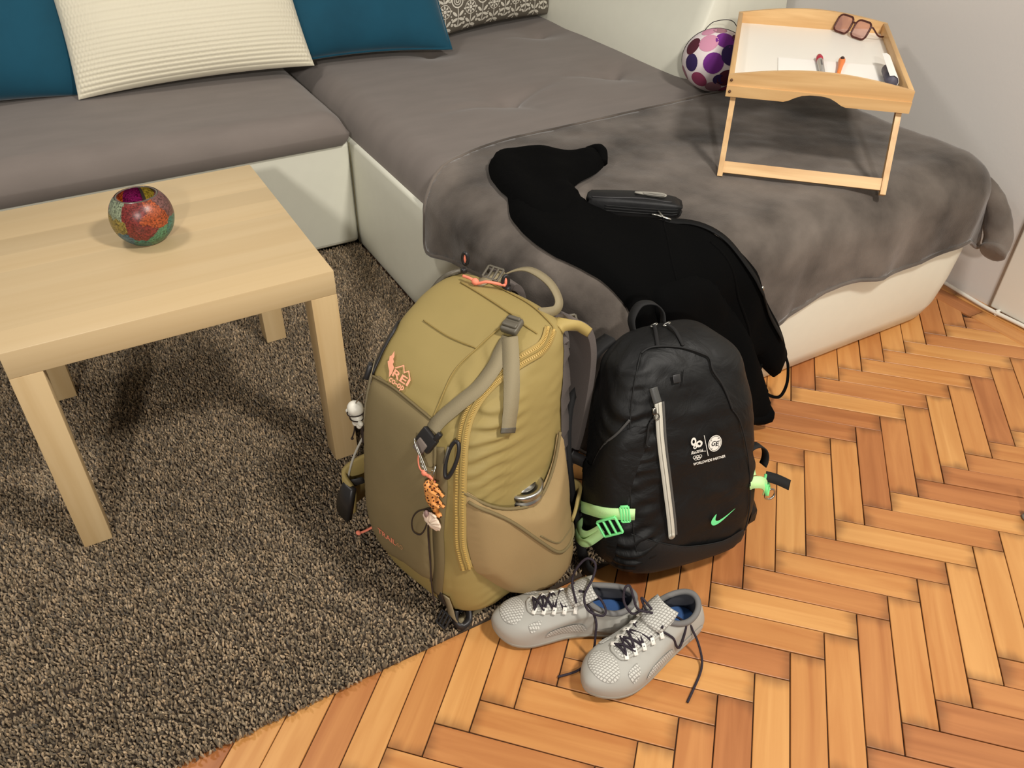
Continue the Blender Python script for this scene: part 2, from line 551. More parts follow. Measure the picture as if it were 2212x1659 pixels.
def cushion(x0, x1, y0, y1, zb, zt, r, dx=0.012, dips=(), creases=(), crown=0.01, tuck=((0.0, .03),)):
    """upholstered seat: heightfield with rounded shoulders, button dips and creases"""
    nx = max(8, int((x1 - x0) / dx)); ny = max(8, int((y1 - y0) / dx))
    vs = []; fs = []
    def prof(d):
        return sqrt(max(0, 1 - (1 - min(max(d / r, 0), 1)) ** 2))
    xs = np.linspace(0, 1, nx + 1); ys = np.linspace(0, 1, ny + 1)
    ease = lambda t: t
    for j in range(ny + 1):
        for i in range(nx + 1):
            x = x0 + (x1 - x0) * xs[i]; y = y0 + (y1 - y0) * ys[j]
            # cluster samples near the borders
            ex = min(x - x0, x1 - x); ey = min(y - y0, y1 - y)
            hgt = prof(ex) * prof(ey)
            z = zb + (zt - zb) * hgt + crown * hgt * (1 - ((x - (x0 + x1) / 2) / (x1 - x0) * 2) ** 2)
            for (bx, by, amp, rad) in dips:
                q = hypot(x - bx, y - by) / rad
                z -= amp * exp(-q * q * 2.2) + amp * .5 * exp(-(q * 5) ** 2)
            for (ax, ay, bx, by, amp, wd) in creases:
                L2 = (bx - ax) ** 2 + (by - ay) ** 2
                t = min(max(((x - ax) * (bx - ax) + (y - ay) * (by - ay)) / L2, 0), 1)
                d = hypot(x - ax - t * (bx - ax), y - ay - t * (by - ay)) / wd
                z -= amp * exp(-d * d) * (1 - 0.85 * t)
            z += 0.0012 * noise.noise(Vector((x * 9, y * 9, 1.3)))
            vs.append((x, y, z))
    w = nx + 1
    for j in range(ny):
        for i in range(nx): fs.append((j * w + i, j * w + i + 1, (j + 1) * w + i + 1, (j + 1) * w + i))
    # skirt
    rim = [i for i in range(w)] + [j * w + nx for j in range(1, ny + 1)] + [ny * w + i for i in range(nx - 1, -1, -1)] + [j * w for j in range(ny - 1, 0, -1)]
    k = len(vs)
    m_ = len(rim); prev = list(rim)
    for ins, dz in tuck:
        k = len(vs)
        for q in rim:
            x, y, z = vs[q]
            vs.append((min(max(x, x0 + ins), x1 - ins), min(max(y, y0 + ins), y1 - ins), zb - dz))
        cur = list(range(k, k + m_))
        for a in range(m_):
            b = (a + 1) % m_
            fs.append((prev[b], prev[a], cur[a], cur[b]))
        prev = cur
    return vs, fs
mesh('seat_cushion', cushion(-1.09, 0.899, 0.860, 1.66, 0.376, ZS, 0.065, 0.011, crown=0.016, tuck=((.0005, .006), (.002, .014), (.006, .024), (.012, .034), (.020, .042), (.032, .046))), M_SEAT, sofa, shift=SH)
# chaise
def chaise_base():
    """leather box with a rounded foot and a rounded, undercut outer front corner"""
    rings = []
    for z, inset, xr in [(0.004, .030, .075), (0.012, .016, .055), (0.05, .006, .035), (0.12, .0, .018), (0.2, -.003, .006), (0.28, .0, .0), (0.326, .004, 0.0), (0.335, .014, 0.0)]:
        x0_, x1_ = .9085 + max(inset, 0) * .25, 2.245 - xr
        y0_, y1_ = -.236 + inset, 1.72
        r = 0.105; R2 = .13
        pts = []
        def arc(cx, cy, rr, a0, a1, n=7):
            for i in range(n + 1):
                a = a0 + (a1 - a0) * i / n
                pts.append((cx + rr * cos(a), cy + rr * sin(a), z))
        arc(x0_ + r, y0_ + r, r, pi, 1.5 * pi)
        arc(x1_ - R2, y0_ + R2, R2, 1.5 * pi, 2 * pi)
        arc(x1_ - .02, y1_ - .02, .02, 0, .5 * pi, 3)
        arc(x0_ + .02, y1_ - .02, .02, .5 * pi, pi, 3)
        rings.append(pts)
    return loft(rings)
mesh('chaise_base', chaise_base(), M_LEA, sofa, shift=SH)
B1 = (1.363, .776); B2 = (1.778, .839); B3 = (1.809, 1.34); B4 = (1.36, 1.30); B5 = (1.37, .22); B6 = (1.78, .24)
cre = [(B1[0], B1[1], B1[0] - .24, B1[1] - .02, .015, .020), (B1[0], B1[1], B1[0] + .20, B1[1] + .06, .015, .020),
       (B2[0], B2[1], B2[0] - .17, B2[1] + .03, .014, .018), (B2[0], B2[1], B2[0] + .08, B2[1] + .06, .014, .018), (B3[0], B3[1], B3[0] - .15, B3[1] - .02, .009, .012),
       (B1[0], B1[1], B1[0] + .03, B1[1] - .14, .006, .014), (B2[0], B2[1], B2[0] + .02, B2[1] - .12, .006, .014)]
mesh('chaise_cushion', cushion(0.921, 2.215, -0.222, 1.70, 0.330, ZS, 0.085, 0.0125,
     dips=[(b[0], b[1], .021, .125) for b in (B1, B2, B3, B4, B5, B6)], creases=cre, crown=0.004), M_SEAT, sofa, shift=SH)
# leather bolster at the wall side of the chaise, and the back of the long seat
def bolster(x0, x1, y0, y1, zb, zt, rad, slope):
    rings = []
    N = 24
    for y, k in [(y0, .90), (y0 + .012, .965), (y0 + .05, 1), (y1 - .05, 1), (y1, .95)]:
        ring = []
        for p in [(x0 + .03, zb), (x1, zb), (x1, zt - rad), (x1 - rad * .4, zt - rad * .1), (x1 - rad, zt), (x0 + slope + rad, zt), (x0 + slope + rad * .25, zt - rad * .3), (x0 + slope, zt - rad), (x0 + slope * .45 - .006, (zt + zb) / 2), (x0 - .004, zb + .12)]:
            cx, cz = (x0 + x1) / 2, (zt + zb) / 2
            ring.append((cx + (p[0] - cx) * k, y, cz + (p[1] - cz) * (k if p[1] > cz else 1)))
        rings.append([tuple(v) for v in catmull(ring, 3, True)])
    return loft(rings)
mesh('bolster', bolster(1.925, 2.295, 0.66, 2.30, 0.33, 0.86, 0.10, 0.10), M_LEA, sofa, shift=SH)
def backrest():
    prof = [(1.63, .33), (1.66, .45), (1.70, .70), (1.74, .80), (1.80, .83), (1.88, .83), (1.92, .78), (1.93, .33)]
    p2 = smooth2d(prof, 4)
    return prism(p2, -1.1, 1.94, 'yz')
sharp(mesh('backrest', backrest(), M_LEA, sofa, shift=SH))
# stitched seams on the leather
mesh('seam', tube([(.905, .8925, z) for z in (.02, .1, .2, .3, .334)], .0016, 6), mat('seam_taupe', S(120, 112, 84), .8), sofa, shift=SH)

# ------------------------------------------------------------------ blanket over the chaise
M_BLK = mat('plush_grey', S(119, 110, 102), 0.95, spec=0.12, sheen=0.3, noise_scale=6, noise_amt=0.0, col2=S(68, 62, 57), bump_scale=260, bump=0.3, detail=7)
CX0, CX1, CY0 = 0.904, 2.215, -0.240     # outer faces of the chaise
RT = 0.085                                # shoulder radius
RP = 0.11                                 # plan radius of the front corners
ZB = ZS + 0.008
ARC = RT * pi / 2
XL, XR, YF = CX0 + RP, CX1 - RP, CY0 + RP
def drape(X, Y, off=0.0, fold=None):
    """a flat cloth point (X, Y) laid over the chaise: flat on top, over the rounded shoulder, then hanging"""
    qx = min(max(X, XL), XR); qy = max(Y, YF)
    dx, dy = X - qx, Y - qy
    d = hypot(dx, dy)
    n = Vector((dx / d, dy / d, 0)) if d > 1e-7 else Vector((0, -1, 0))
    s = d - (RP - RT)
    if s <= 0:
        P_, nn = Vector((X, Y, ZB)), Vector((0, 0, 1))
    elif s < ARC:
        a = s / RT
        nn = n * sin(a) + Vector((0, 0, cos(a)))
        P_ = Vector((qx, qy, ZB - RT)) + n * (RP - RT) + nn * RT
    else:
        nn = n
        P_ = Vector((qx, qy, ZB - RT - (s - ARC))) + n * RP
    if fold:
        if dx < 0 and dy >= 0: p = -Y
        elif dx < 0: p = -YF + RP * atan2(-dy, -dx)
        elif dx <= 0: p = -YF + RP * pi / 2 + (X - XL)
        else: p = -YF + RP * pi / 2 + (XR - XL) + RP * atan2(dx, -dy)
        off += fold(p, s, X, Y)
    return P_ + nn * off
def flat_at(side, a, z):
    """cloth coordinates of a hanging point: side L (a = y), F (a = x), C (a = corner angle from left), D (right corner), R"""
    d = (RP - RT) + ARC + (ZB - RT - z)
    if side == 'L': return (XL - d, a)
    if side == 'F': return (a, YF - d)
    if side == 'C': return (XL - d * cos(a), YF - d * sin(a))
    if side == 'D': return (XR + d * sin(a), YF - d * cos(a))
    if side == 'R': return (XR + d, a)
PCOR = -YF + RP * pi / 2
def bl_fold(p, s, X, Y):
    k = max(0, min((s - ARC * .4) / .22, 1.2))
    w = .006 + .008 * sin(p * 19 + 1.0) + .005 * sin(p * 41 + s * 6) + .008 * noise.noise(Vector((p * 4, s * 5, 2)))
    w += .045 * exp(-((p - (PCOR + XR - XL + .115)) / .05) ** 2)
    top = .004 * noise.noise(Vector((X * 4, Y * 6, 0))) + .002 * noise.noise(Vector((X * 15, Y * 17, 3)))
    return .002 + max(w, -.001) * k + top * (1 - min(k, 1)) + .0012 * noise.noise(Vector((X * 31, Y * 31, 5)))
hem = [flat_at('L', .345, .262), flat_at('L', .24, .283), flat_at('L', .14, .306), flat_at('L', .04, .325), flat_at('L', -.05, .315), flat_at('L', YF, .26)]
hem += [flat_at('C', a, z) for a, z in ((.4, .15), (.8, .07), (1.2, .035), (1.5, .03))]
hem += [flat_at('F', x, z) for x, z in ((XL + .06, .05), (1.15, .10), (1.25, .14), (1.36, .175), (1.46, .203), (1.55, .222), (1.64, .25), (1.72, .250), (1.83, .232), (1.95, .235), (2.05, .245), (XR, .25))]
hem += [flat_at('D', a, z) for a, z in ((.4, .235), (.8, .20), (1.15, .19), (1.4, .22))]
hem += [flat_at('R', 0.0, .27), flat_at('R', .2, .30), flat_at('R', .44, .32)]
hem += [(2.08, .492), (1.9, .487), (1.6, .472), (1.32, .462), (1.15, .447), (1.03, .418), (.96, .385), (.905, .362), (.85, .352)]
HEMLINE = hem
bl = mesh('blanket', puff(smooth2d(hem, 3), .0115, lambda x, y, o: drape(x, y, 0, bl_fold), 0, .01), M_BLK)
bmod = bl.modifiers.new('thick', 'SOLIDIFY'); bmod.thickness = 0.010; bmod.offset = 1.0
tag(bl, 'grey plush blanket draped over the end of the chaise', 'blanket')
# heavy fold gathered at the wall-side corner
def roll():
    P_ = catmull([(2.150, -.150, .405), (2.185, -.205, .375), (2.205, -.245, .325), (2.212, -.270, .270), (2.205, -.285, .232), (2.185, -.292, .215)], 7)
    R_ = [.012 + .022 * min(1, i / (len(P_) * .55)) for i in range(len(P_))]; R_[-1] = .018; R_[-2] = .029
    vs, fs = tube(P_, R_, 18)
    return [Vector(v) + Vector((.004 * noise.noise(Vector(v) * 40), .004 * noise.noise(Vector(v) * 43), 0)) for v in vs], fs
mesh('corner_fold', roll(), M_BLK, bl)
# rolled seam along the edge of the blanket
hp = [drape(x, y, .009, bl_fold) for x, y in smooth2d(hem, 4)]
mesh('hem', tube(hp, .0052, 8, closed=True), M_BLK, bl)
# ------------------------------------------------------------------ coffee table
M_BIRCH = wood('birch_foil', S(212, 185, 140), S(199, 170, 122), grain=(26, 1.2, 40), rough=0.42, bump=0.03)
M_BIRCH_X = wood('birch_foil_top', S(217, 191, 148), S(209, 181, 136), grain=(0.9, 24, 40), rough=0.40, bump=0.03, staves=(1, .0687, .17))
TZ = 0.015
tb = thing('coffee_table', 'square pale birch coffee table standing on the rug', 'table', (.275, .275, TZ))
TS = Vector((.275, .275, TZ))
def table_top():
    return box((.275, .275, TZ + .425), (.55, .55, .05), .0016, 2)
sharp(mesh('tabletop', table_top(), M_BIRCH_X, tb, shift=TS), 30)
M_LEG = wood('birch_leg', S(212, 185, 140), S(196, 165, 117), grain=(30, 30, 1.4), rough=0.45, bump=0.03)
for lx in (0.025, .525):
    for ly in (.025, .525):
        sharp(mesh('leg', box((lx, ly, TZ + .2), (.05, .05, .40), .0012, 2), M_LEG, tb, shift=TS), 30)

# ------------------------------------------------------------------ glitter glass candle bowl
bw = thing('candle_bowl', 'round glass candle bowl covered in coloured glitter patches on the coffee table', 'bowl', (.279, .284, TZ + .45))
def bowl_profile():
    R = .0565
    out = [(.0, .0005), (.026, .0005), (.031, .002)]
    for i in range(1, 22):
        a = -1.02 + 1.90 * i / 21
        out.append((R * cos(a) ** .9 if cos(a) > 0 else 0, .0500 + .0545 * sin(a)))
    return out
bp_ = [(r, z) for r, z in bowl_profile()]
M_GLS = mat('bowl_glass', S(92, 84, 74), 0.25, spec=0.6, coat=0.3)
outer = bp_[2:]
inner = [(max(r - .0035, .001), z + (.003 if i < 4 else 0)) for i, (r, z) in enumerate(outer)]
mesh('glass', lathe(bp_ + [(outer[-1][0] - .0018, outer[-1][1] + .0012)] + inner[::-1] + [(0.001, .006)], 48), M_GLS, bw)
def glitter(name, c):
    m_ = mat(name, S(*c), 0.35, spec=0.7)
    nt = m_.node_tree; n = nt.nodes; L = nt.links; b = n['Principled BSDF']
    tc = n.new('ShaderNodeTexCoord'); vo = n.new('ShaderNodeTexVoronoi'); vo.inputs['Scale'].default_value = 420
    L.new(tc.outputs['Object'], vo.inputs['Vector'])
    mx = n.new('ShaderNodeMix'); mx.data_type = 'RGBA'; mx.blend_type = 'MULTIPLY'; mx.inputs[0].default_value = .75
    mx.inputs[6].default_value = S(*[min(255, int(v * 1.25)) for v in c])
    sp = n.new('ShaderNodeSeparateColor'); L.new(vo.outputs['Color'], sp.inputs[0])
    L.new(sp.outputs[0], mx.inputs[7]); L.new(mx.outputs[2], b.inputs['Base Color'])
    bpn = n.new('ShaderNodeBump'); bpn.inputs['Strength'].default_value = .6; bpn.inputs['Distance'].default_value = .001
    L.new(sp.outputs[1], bpn.inputs['Height']); L.new(bpn.outputs['Normal'], b.inputs['Normal'])
    return m_
GC = {'teal': (50, 104, 92), 'green': (72, 116, 86), 'red': (106, 38, 34), 'orange': (146, 68, 34), 'yellow': (124, 108, 50), 'plum': (104, 70, 66), 'magenta': (126, 26, 84), 'blue': (48, 88, 104), 'hot': (214, 92, 30), 'grey': (120, 128, 104), 'gold': (190, 168, 60)}
GM = {k: glitter('glitter_' + k, v) for k, v in GC.items()}
def patches():
    # seeds as (azimuth from the camera-facing side, height 0..1, colour); azimuth grows to the right
    seeds = [(-.15, .42, 'red'), (.45, .66, 'orange'), (.45, .22, 'green'), (1.15, .30, 'teal'), (1.15, .78, 'plum'), (-1.15, .52, 'yellow'), (-1.05, .88, 'grey'), (-.85, .18, 'blue'),
             (-.35, .08, 'teal'), (1.2, .05, 'teal'), (2.1, .55, 'orange'), (2.0, .2, 'red'), (2.9, .7, 'yellow'), (2.9, .25, 'blue'), (-2.1, .6, 'magenta'), (-2.1, .2, 'green'), (2.3, .92, 'plum'), (-2.6, .92, 'hot'), (-.3, .86, 'red')]
    cam_az = atan2(CAM_LOC.y - .293, CAM_LOC.x - .292)
    prof = outer; n = 110; rows_ = []
    # resample the profile
    zs = []
    for i in range(len(prof) - 1):
        for t in (0, .34, .67): zs.append((prof[i][0] * (1 - t) + prof[i + 1][0] * t, prof[i][1] * (1 - t) + prof[i + 1][1] * t))
    zs.append(prof[-1])
    groups = {}
    for j in range(len(zs) - 1):
        for k in range(n):
            az = 2 * pi * (k + .5) / n; hz = ((zs[j][1] + zs[j + 1][1]) / 2) / .096
            best = None
            for si, (sa, sh, cn) in enumerate(seeds):
                da = (az - cam_az - sa + pi) % (2 * pi) - pi
                d = (da * .9) ** 2 + ((hz - sh) * 2.0) ** 2 + .16 * noise.noise(Vector((cos(az) * 5, sin(az) * 5, hz * 6 + si * 7)))
                if best is None or d < best[0]: best = (d, si)
            groups.setdefault(best[1], []).append((j, k))
    for si, cells in groups.items():
        idx = {}; vs = []; fs = []
        for j, k in cells:
            q = []
            for (jj, kk) in ((j, k), (j, (k + 1) % n), (j + 1, (k + 1) % n), (j + 1, k)):
                if (jj, kk) not in idx:
                    r, z = zs[jj]; a = 2 * pi * kk / n
                    rr = r + .0012
                    idx[(jj, kk)] = len(vs); vs.append((rr * cos(a), rr * sin(a), z + .0003))
                q.append(idx[(jj, kk)])
            fs.append(q)
        mesh('glitter_patch', (vs, fs), GM[seeds[si][2]], bw)
    # inside lining patches
    ins = [(pi + .2, 'magenta', .75), (pi - .55, 'gold', .5), (pi + .85, 'hot', .65), (0.2, 'plum', 1.2), (1.5, 'red', .8), (-1.5, 'orange', .8)]
    for a0, cn, wd in ins:
        vs = []; fs = []; m1 = 10; m2 = len(inner)
        for i in range(m1 + 1):
            a = cam_az + a0 - wd / 2 + wd * i / m1
            for r, z in inner: vs.append(((r - .0012) * cos(a), (r - .0012) * sin(a), z + .0005))
        for i in range(m1):
            for j in range(m2 - 1): fs.append((i * m2 + j, i * m2 + j + 1, (i + 1) * m2 + j + 1, (i + 1) * m2 + j))
        mesh('inner_patch', (vs, fs), GM[cn], bw)
patches()

# ------------------------------------------------------------------ bed tray on the chaise
M_PINE = wood('tray_pine', S(220, 182, 128), S(198, 154, 100), grain=(3.0, 50, 50), rough=0.45, bump=0.06)
M_PINE_Y = wood('tray_pine_side', S(216, 178, 124), S(194, 150, 96), grain=(50, 3.0, 50), rough=0.45, bump=0.06)
M_PINE_Z = wood('tray_pine_leg', S(216, 178, 124), S(194, 150, 96), grain=(50, 50, 3.0), rough=0.45, bump=0.06)
M_WHITEB = mat('white_laminate', S(246, 242, 232), 0.35)
TR = thing('bed_tray', 'wooden bed tray with white top and folding legs on the blanket', 'tray', (1.5355, 0.089, 0.6056), rot=(0, 0, -0.7755))
TW, TD = .395, .603
def end_panel(y0, y1, notch):
    pts = []
    N = 16
    for i in range(N + 1):
        t = i / N
        pts.append((TW * t, .046 + .022 * sin(pi * t) ** 1.0))
    low = [(TW, 0)]
    if notch:
        low += [(.262, 0), (.252, .003), (.240, .010), (.225, .017), (.205, .020), (.185, .0195), (.165, .0165), (.150, .010), (.138, .003), (.128, 0)]
    low += [(0, 0)]
    return prism(pts + low, y0, y1, 'xz')
sharp(mesh('end_panel', end_panel(.004, .015, True), M_PINE, TR), 30)
sharp(mesh('end_panel', end_panel(TD - .015, TD - .004, True), M_PINE, TR), 30)
NOTCH = [(.262, 0), (.252, .003), (.240, .010), (.225, .017), (.205, .020), (.185, .0195), (.165, .0165), (.150, .010), (.138, .003), (.128, 0)]
for ya, yb in ((-.001, .0045), (TD - .0045, TD + .001)):
    sharp(mesh('end_rail', prism([(0, .024), (TW, .024), (TW, 0)] + NOTCH + [(0, 0)], ya, yb, 'xz'), M_PINE, TR), 30)
for x in (.006, TW - .006):
    sharp(mesh('side_rail', box((x, TD / 2, .024), (.012, TD - .03, .046), .002), M_PINE_Y, TR), 30)
mesh('tray_bottom', box((TW / 2, TD / 2, .017), (TW - .024, TD - .03, .006)), M_WHITEB, TR, smooth=False)
M_SCREW = mat('screw_hole', S(92, 60, 34), .6)
for z in (.012, .036):
    mesh('screw', xf(lathe([(0, 0), (.0032, 0), (.0032, .0015), (0, .0015)], 10), Matrix.Translation((.008, -.0012 if z < .024 else .0035, z)) @ Matrix.Rotation(pi / 2, 4, 'X')), M_SCREW, TR)
ZG = ZS + .019 - .6056        # blanket surface in tray coordinates
def leg_frame(ytop, yfoot):
    for x in (.018, TW - .018):
        P0 = Vector((x, ytop, .006)); P1 = Vector((x, yfoot, ZG))
        d = (P1 - P0); nrm = Vector((1, 0, 0)).cross(d.normalized())
        sharp(mesh('leg', ribbon([P0 - nrm * .009, P1 - nrm * .009], [nrm, nrm], .012, .018), M_PINE_Z, TR), 30)
    t = .885
    y = ytop + (yfoot - ytop) * t; z = .006 + (ZG - .006) * t
    d = Vector((0, yfoot - ytop, ZG - .006)).normalized(); nn = Vector((1, 0, 0)).cross(d)
    sharp(mesh('cross_bar', ribbon([Vector((.024, y, z)) - nn * .005, Vector((TW - .024, y, z)) - nn * .005], [nn, nn], .026, .010), M_PINE, TR), 30)
leg_frame(.028, -.072)
leg_frame(TD - .028, TD + .072)

# ------------------------------------------------------------------ things on the tray (world-placed from tray coordinates)
TM = Matrix.Translation((1.5355, 0.089, 0.6056)) @ Matrix.Rotation(-0.7755, 4, 'Z')
def on_tray(x, y, z=0.0): return TM @ Vector((x, y, .0205 + z))
RZ = -0.7755
# white paper lying along the front of the tray, one end curling up on the right
pa = thing('paper_roll', 'white paper sheet with a curled dark-backed end lying on the bed tray', 'paper', on_tray(.112, .090), rot=(0, 0, RZ))
M_PAPER = mat('white_paper', S(250, 247, 240), .6)
rows_ = []
for k in range(26):
    t = k / 25
    if t < .78: x = .245 * t / .78; z = .0006 + .003 * max(0, t - .55) * 4 * (t - .55) * 4 * .2
    else:
        a = (t - .78) / .22 * 3.6 - pi / 2
        x = .245 + .016 * cos(a); z = .0165 + .016 * sin(a)
    rows_.append([Vector((x, y, z)) for y in (0, .06, .12, .18)])
po = mesh('sheet', loft(rows_, closed_ring=False, cap0=False, cap1=False), M_PAPER, pa, smooth=False)
md = po.modifiers.new('t', 'SOLIDIFY'); md.thickness = .0006
mesh('dark_cover', xf(tube([(.247, .002, .0158), (.247, .10, .0158)], .0135, 16), Matrix.Identity(4)), mat('cover_slate', S(86, 84, 98), .6, noise_scale=60, noise_amt=.3), pa)
mesh('dark_edge', box((.205, .004, .0028), (.07, .004, .004), .001), mat('cover_slate_b', S(98, 96, 108), .6), pa)
mesh('printed_mark', box((.045, .045, .0014), (.008, .004, .0004)), mat('print_grey', S(150, 148, 146), .7), pa, smooth=False)
# red-tipped marker
mk = thing('red_marker', 'silver marker with a red rounded cap lying on the bed tray', 'marker', on_tray(.211, .205), rot=(0, 0, RZ + radians(91)))
def rodx(prof): return xf(lathe([(r, z) for r, z in prof], 16), Matrix.Rotation(pi / 2, 4, 'Y') @ Matrix.Identity(4))
M_SIL = mat('silver_plastic', S(176, 172, 166), .3, metal=.3)
up7 = Matrix.Translation((0, 0, .0075))
mesh('barrel', xf(rodx([(0, -.075), (.0062, -.075), (.0066, -.04), (.0075, .02), (.0075, .040), (.0065, .046), (0, .046)]), up7), M_SIL, mk)
mesh('cap', xf(rodx([(.006, .046), (.0080, .048), (.0082, .066), (.0066, .078), (.003, .0830), (0, .084)]), up7), mat('red_cap', S(176, 40, 62), .35), mk)
mesh('clip', box((.005, 0, .0150), (.040, .003, .0015), .0006), mat('dark_clip', S(96, 92, 90), .4), mk)
# orange cutter
oc = thing('orange_pen', 'orange pen with a dark thumb slide lying on the bed tray', 'pen', on_tray(.255, .205), rot=(0, 0, RZ + radians(83)))
mesh('barrel', xf(rodx([(0, -.085), (.0040, -.085), (.0048, -.02), (.0065, .030), (.0085, .052), (.0080, .064), (.004, .071), (0, .072)]), up7), mat('orange_plastic', S(240, 132, 62), .4), oc)
mesh('slide', ellipsoid((.055, 0, .0150), (.0100, .0050, .0032), 14, 8), mat('slide_brown', S(52, 30, 26), .4), oc)
# eyeglasses
eg = thing('eyeglasses', 'brown framed eyeglasses with pinkish lenses lying on the bed tray', 'eyeglasses', on_tray(.300, .535), rot=(0, 0, RZ - radians(50)))
M_FRAME = mat('tortoise_frame', S(92, 44, 36), .3, noise_scale=120, noise_amt=.5)
M_LENS = mat('lens_tint', S(206, 160, 150), .08, spec=.6, trans=.55)
tilt = Matrix.Rotation(radians(66), 4, 'X'); tl = Matrix.Translation((0, 0, .0235)) @ tilt
def rrect(cx, w, h, r, n=5):
    pts = []
    for (sx, sy, a0) in ((1, 1, 0), (-1, 1, pi / 2), (-1, -1, pi), (1, -1, 1.5 * pi)):
        for i in range(n + 1):
            a = a0 + pi / 2 * i / n
            pts.append(Vector((cx + sx * (w / 2 - r) + r * cos(a), sy * (h / 2 - r) + r * sin(a), 0)))
    return pts
for cx in (-.032, .032):
    rim = rrect(cx, .052, .044, .013)
    ro_ = mesh('rim', xf(tube(rim, .0026, 8, closed=True), tl), M_FRAME, eg)
    V, F, D = fill2d([(p.x, p.y) for p in rim], .012)
    mesh('lens', xf(([(a, b, .0006 * (1 - (a - cx) ** 2 / .0007)) for a, b in V], F), tl), M_LENS, ro_)
mesh('bridge', xf(tube(catmull([(-.007, .006, 0), (-.003, .0105, .002), (.003, .0105, .002), (.007, .006, 0)], 5), .0022, 8), tl), M_FRAME, eg)
for s in (-1, 1):
    x = s * .061
    mesh('temple', tube(catmull([tl @ Vector((s * .058, .012, 0)), tl @ Vector((x, .013, -.006)), Vector((x * .98, .040, .010)), Vector((x * .9, .075, .006)), Vector((x * .55, .085, .005))], 6), .0022, 8), M_FRAME, eg)
# ------------------------------------------------------------------ pillows
def pillow_fn(w, h, t, pinch=.07):
    def fn(u, v, side=1, off=0.0):
        x = w / 2 * u * (1 - pinch * (1 - v * v) * abs(u) ** 3)
        y = h / 2 * v * (1 - pinch * (1 - u * u) * abs(v) ** 3)
        z = t / 2 * (max(0, 1 - abs(u) ** 2.4) ** .55) * (max(0, 1 - abs(v) ** 2.4) ** .55)
        z += .006 * noise.noise(Vector((u * 2.2, v * 2.2, w * 9 + side))) * (1 - u * u) * (1 - v * v)
        return Vector((x, y, side * (z + off)))
    return fn
def pillow_mesh(fn, n=36, disp=None):
    vs = []; fs = []; w = n + 1
    for side in (1, -1):
        k = len(vs)
        for j in range(n + 1):
            for i in range(n + 1):
                u = sin((2 * i / n - 1) * pi / 2); v = sin((2 * j / n - 1) * pi / 2)
                vs.append(fn(u, v, side, disp(u, v) if disp else 0))
        for j in range(n):
            for i in range(n):
                q = (k + j * w + i, k + j * w + i + 1, k + (j + 1) * w + i + 1, k + (j + 1) * w + i)
                fs.append(q if side == 1 else q[::-1])
    return vs, fs
def weld(o, d=1e-4):
    bm = bmesh.new(); bm.from_mesh(o.data); bmesh.ops.remove_doubles(bm, verts=bm.verts, dist=d); bm.to_mesh(o.data); bm.free(); return o
def pillow_frame(bl, br, lean, h):
    """matrix for a pillow whose bottom edge runs from bl to br and that leans back by lean (radians)"""
    bl, br = Vector(bl), Vector(br)
    X = (br - bl).normalized(); bk = Vector((-X.y, X.x, 0)).normalized()
    up0 = X.cross(Vector((0, 0, 1)).cross(X)).normalized()
    Z = Vector((0, 0, 1)); Zp = (Z - X * Z.dot(X)).normalized()
    Y = (Zp * cos(lean) + bk * sin(lean)).normalized(); N = X.cross(Y)
    c = (bl + br) / 2 + Y * h / 2
    M = Matrix.Identity(4)
    for i in range(3): M[i][0] = X[i]; M[i][1] = Y[i]; M[i][2] = N[i]; M[i][3] = c[i]
    return M
def put_pillow(name, label, bl, br, h, t, lean, material, disp=None, n=36, pinch=.07, cat='pillow'):
    w = (Vector(br) - Vector(bl)).length
    fn = pillow_fn(w, h, t, pinch)
    o = weld(mesh(name, pillow_mesh(fn, n, disp), material))
    o.matrix_world = pillow_frame(bl, br, lean, h)
    tag(o, label, cat, 'pillows along the sofa back')
    return o, fn
M_TEAL = mat('teal_velvet', S(17, 76, 98), 0.8, spec=.3, sheen=.5, noise_scale=6, noise_amt=.25, bump_scale=300, bump=.1)
M_CORD = mat('cream_corduroy', S(222, 215, 193), 0.9, spec=.2, sheen=.3)
def cord_disp(u, v):
    w, hh = .33, .27
    yy = v * hh
    r = abs(sin(yy / .0118 * pi)) ** .8
    b = .55 + .45 * abs(sin(u * w / .0100 * pi + (int(yy / .0118) % 2) * 1.2))
    return .0058 * r * b * min(1, (1 - u * u) * 12, (1 - v * v) * 12)
Y0 = ZS + .018
put_pillow('pillow', 'dark teal velvet pillow at the left edge, behind the cream ribbed pillow', (-.42, 1.305, Y0), (.335, 1.315, Y0 - .01), .58, .17, .42, M_TEAL)
put_pillow('ribbed_pillow', 'cream ribbed pillow lying between the two teal pillows', (.272, 1.262, Y0), (.938, 1.232, Y0 + .01), .56, .17, .50, M_CORD, cord_disp, 170, .05)
pb, pbf = put_pillow('pillow', 'dark teal velvet pillow between the cream pillow and the patterned one', (.80, 1.31, Y0), (1.405, 1.235, Y0), .56, .16, .55, M_TEAL)
mesh('piping', tube([pbf(u, v, 1, 0) for u, v in [(-1 + 2 * i / 24, -1) for i in range(25)] + [(1, -1 + 2 * i / 24) for i in range(1, 25)]], .005, 6), M_TEAL, pb)
M_FLOR = mat('taupe_cotton', S(98, 91, 80), 0.85, bump_scale=400, bump=.1)
pf, pff = put_pillow('patterned_pillow', 'taupe cushion with white folk flower print in the sofa corner', (1.365, 1.345, Y0), (1.945, 1.475, Y0), .46, .14, .30, M_FLOR)
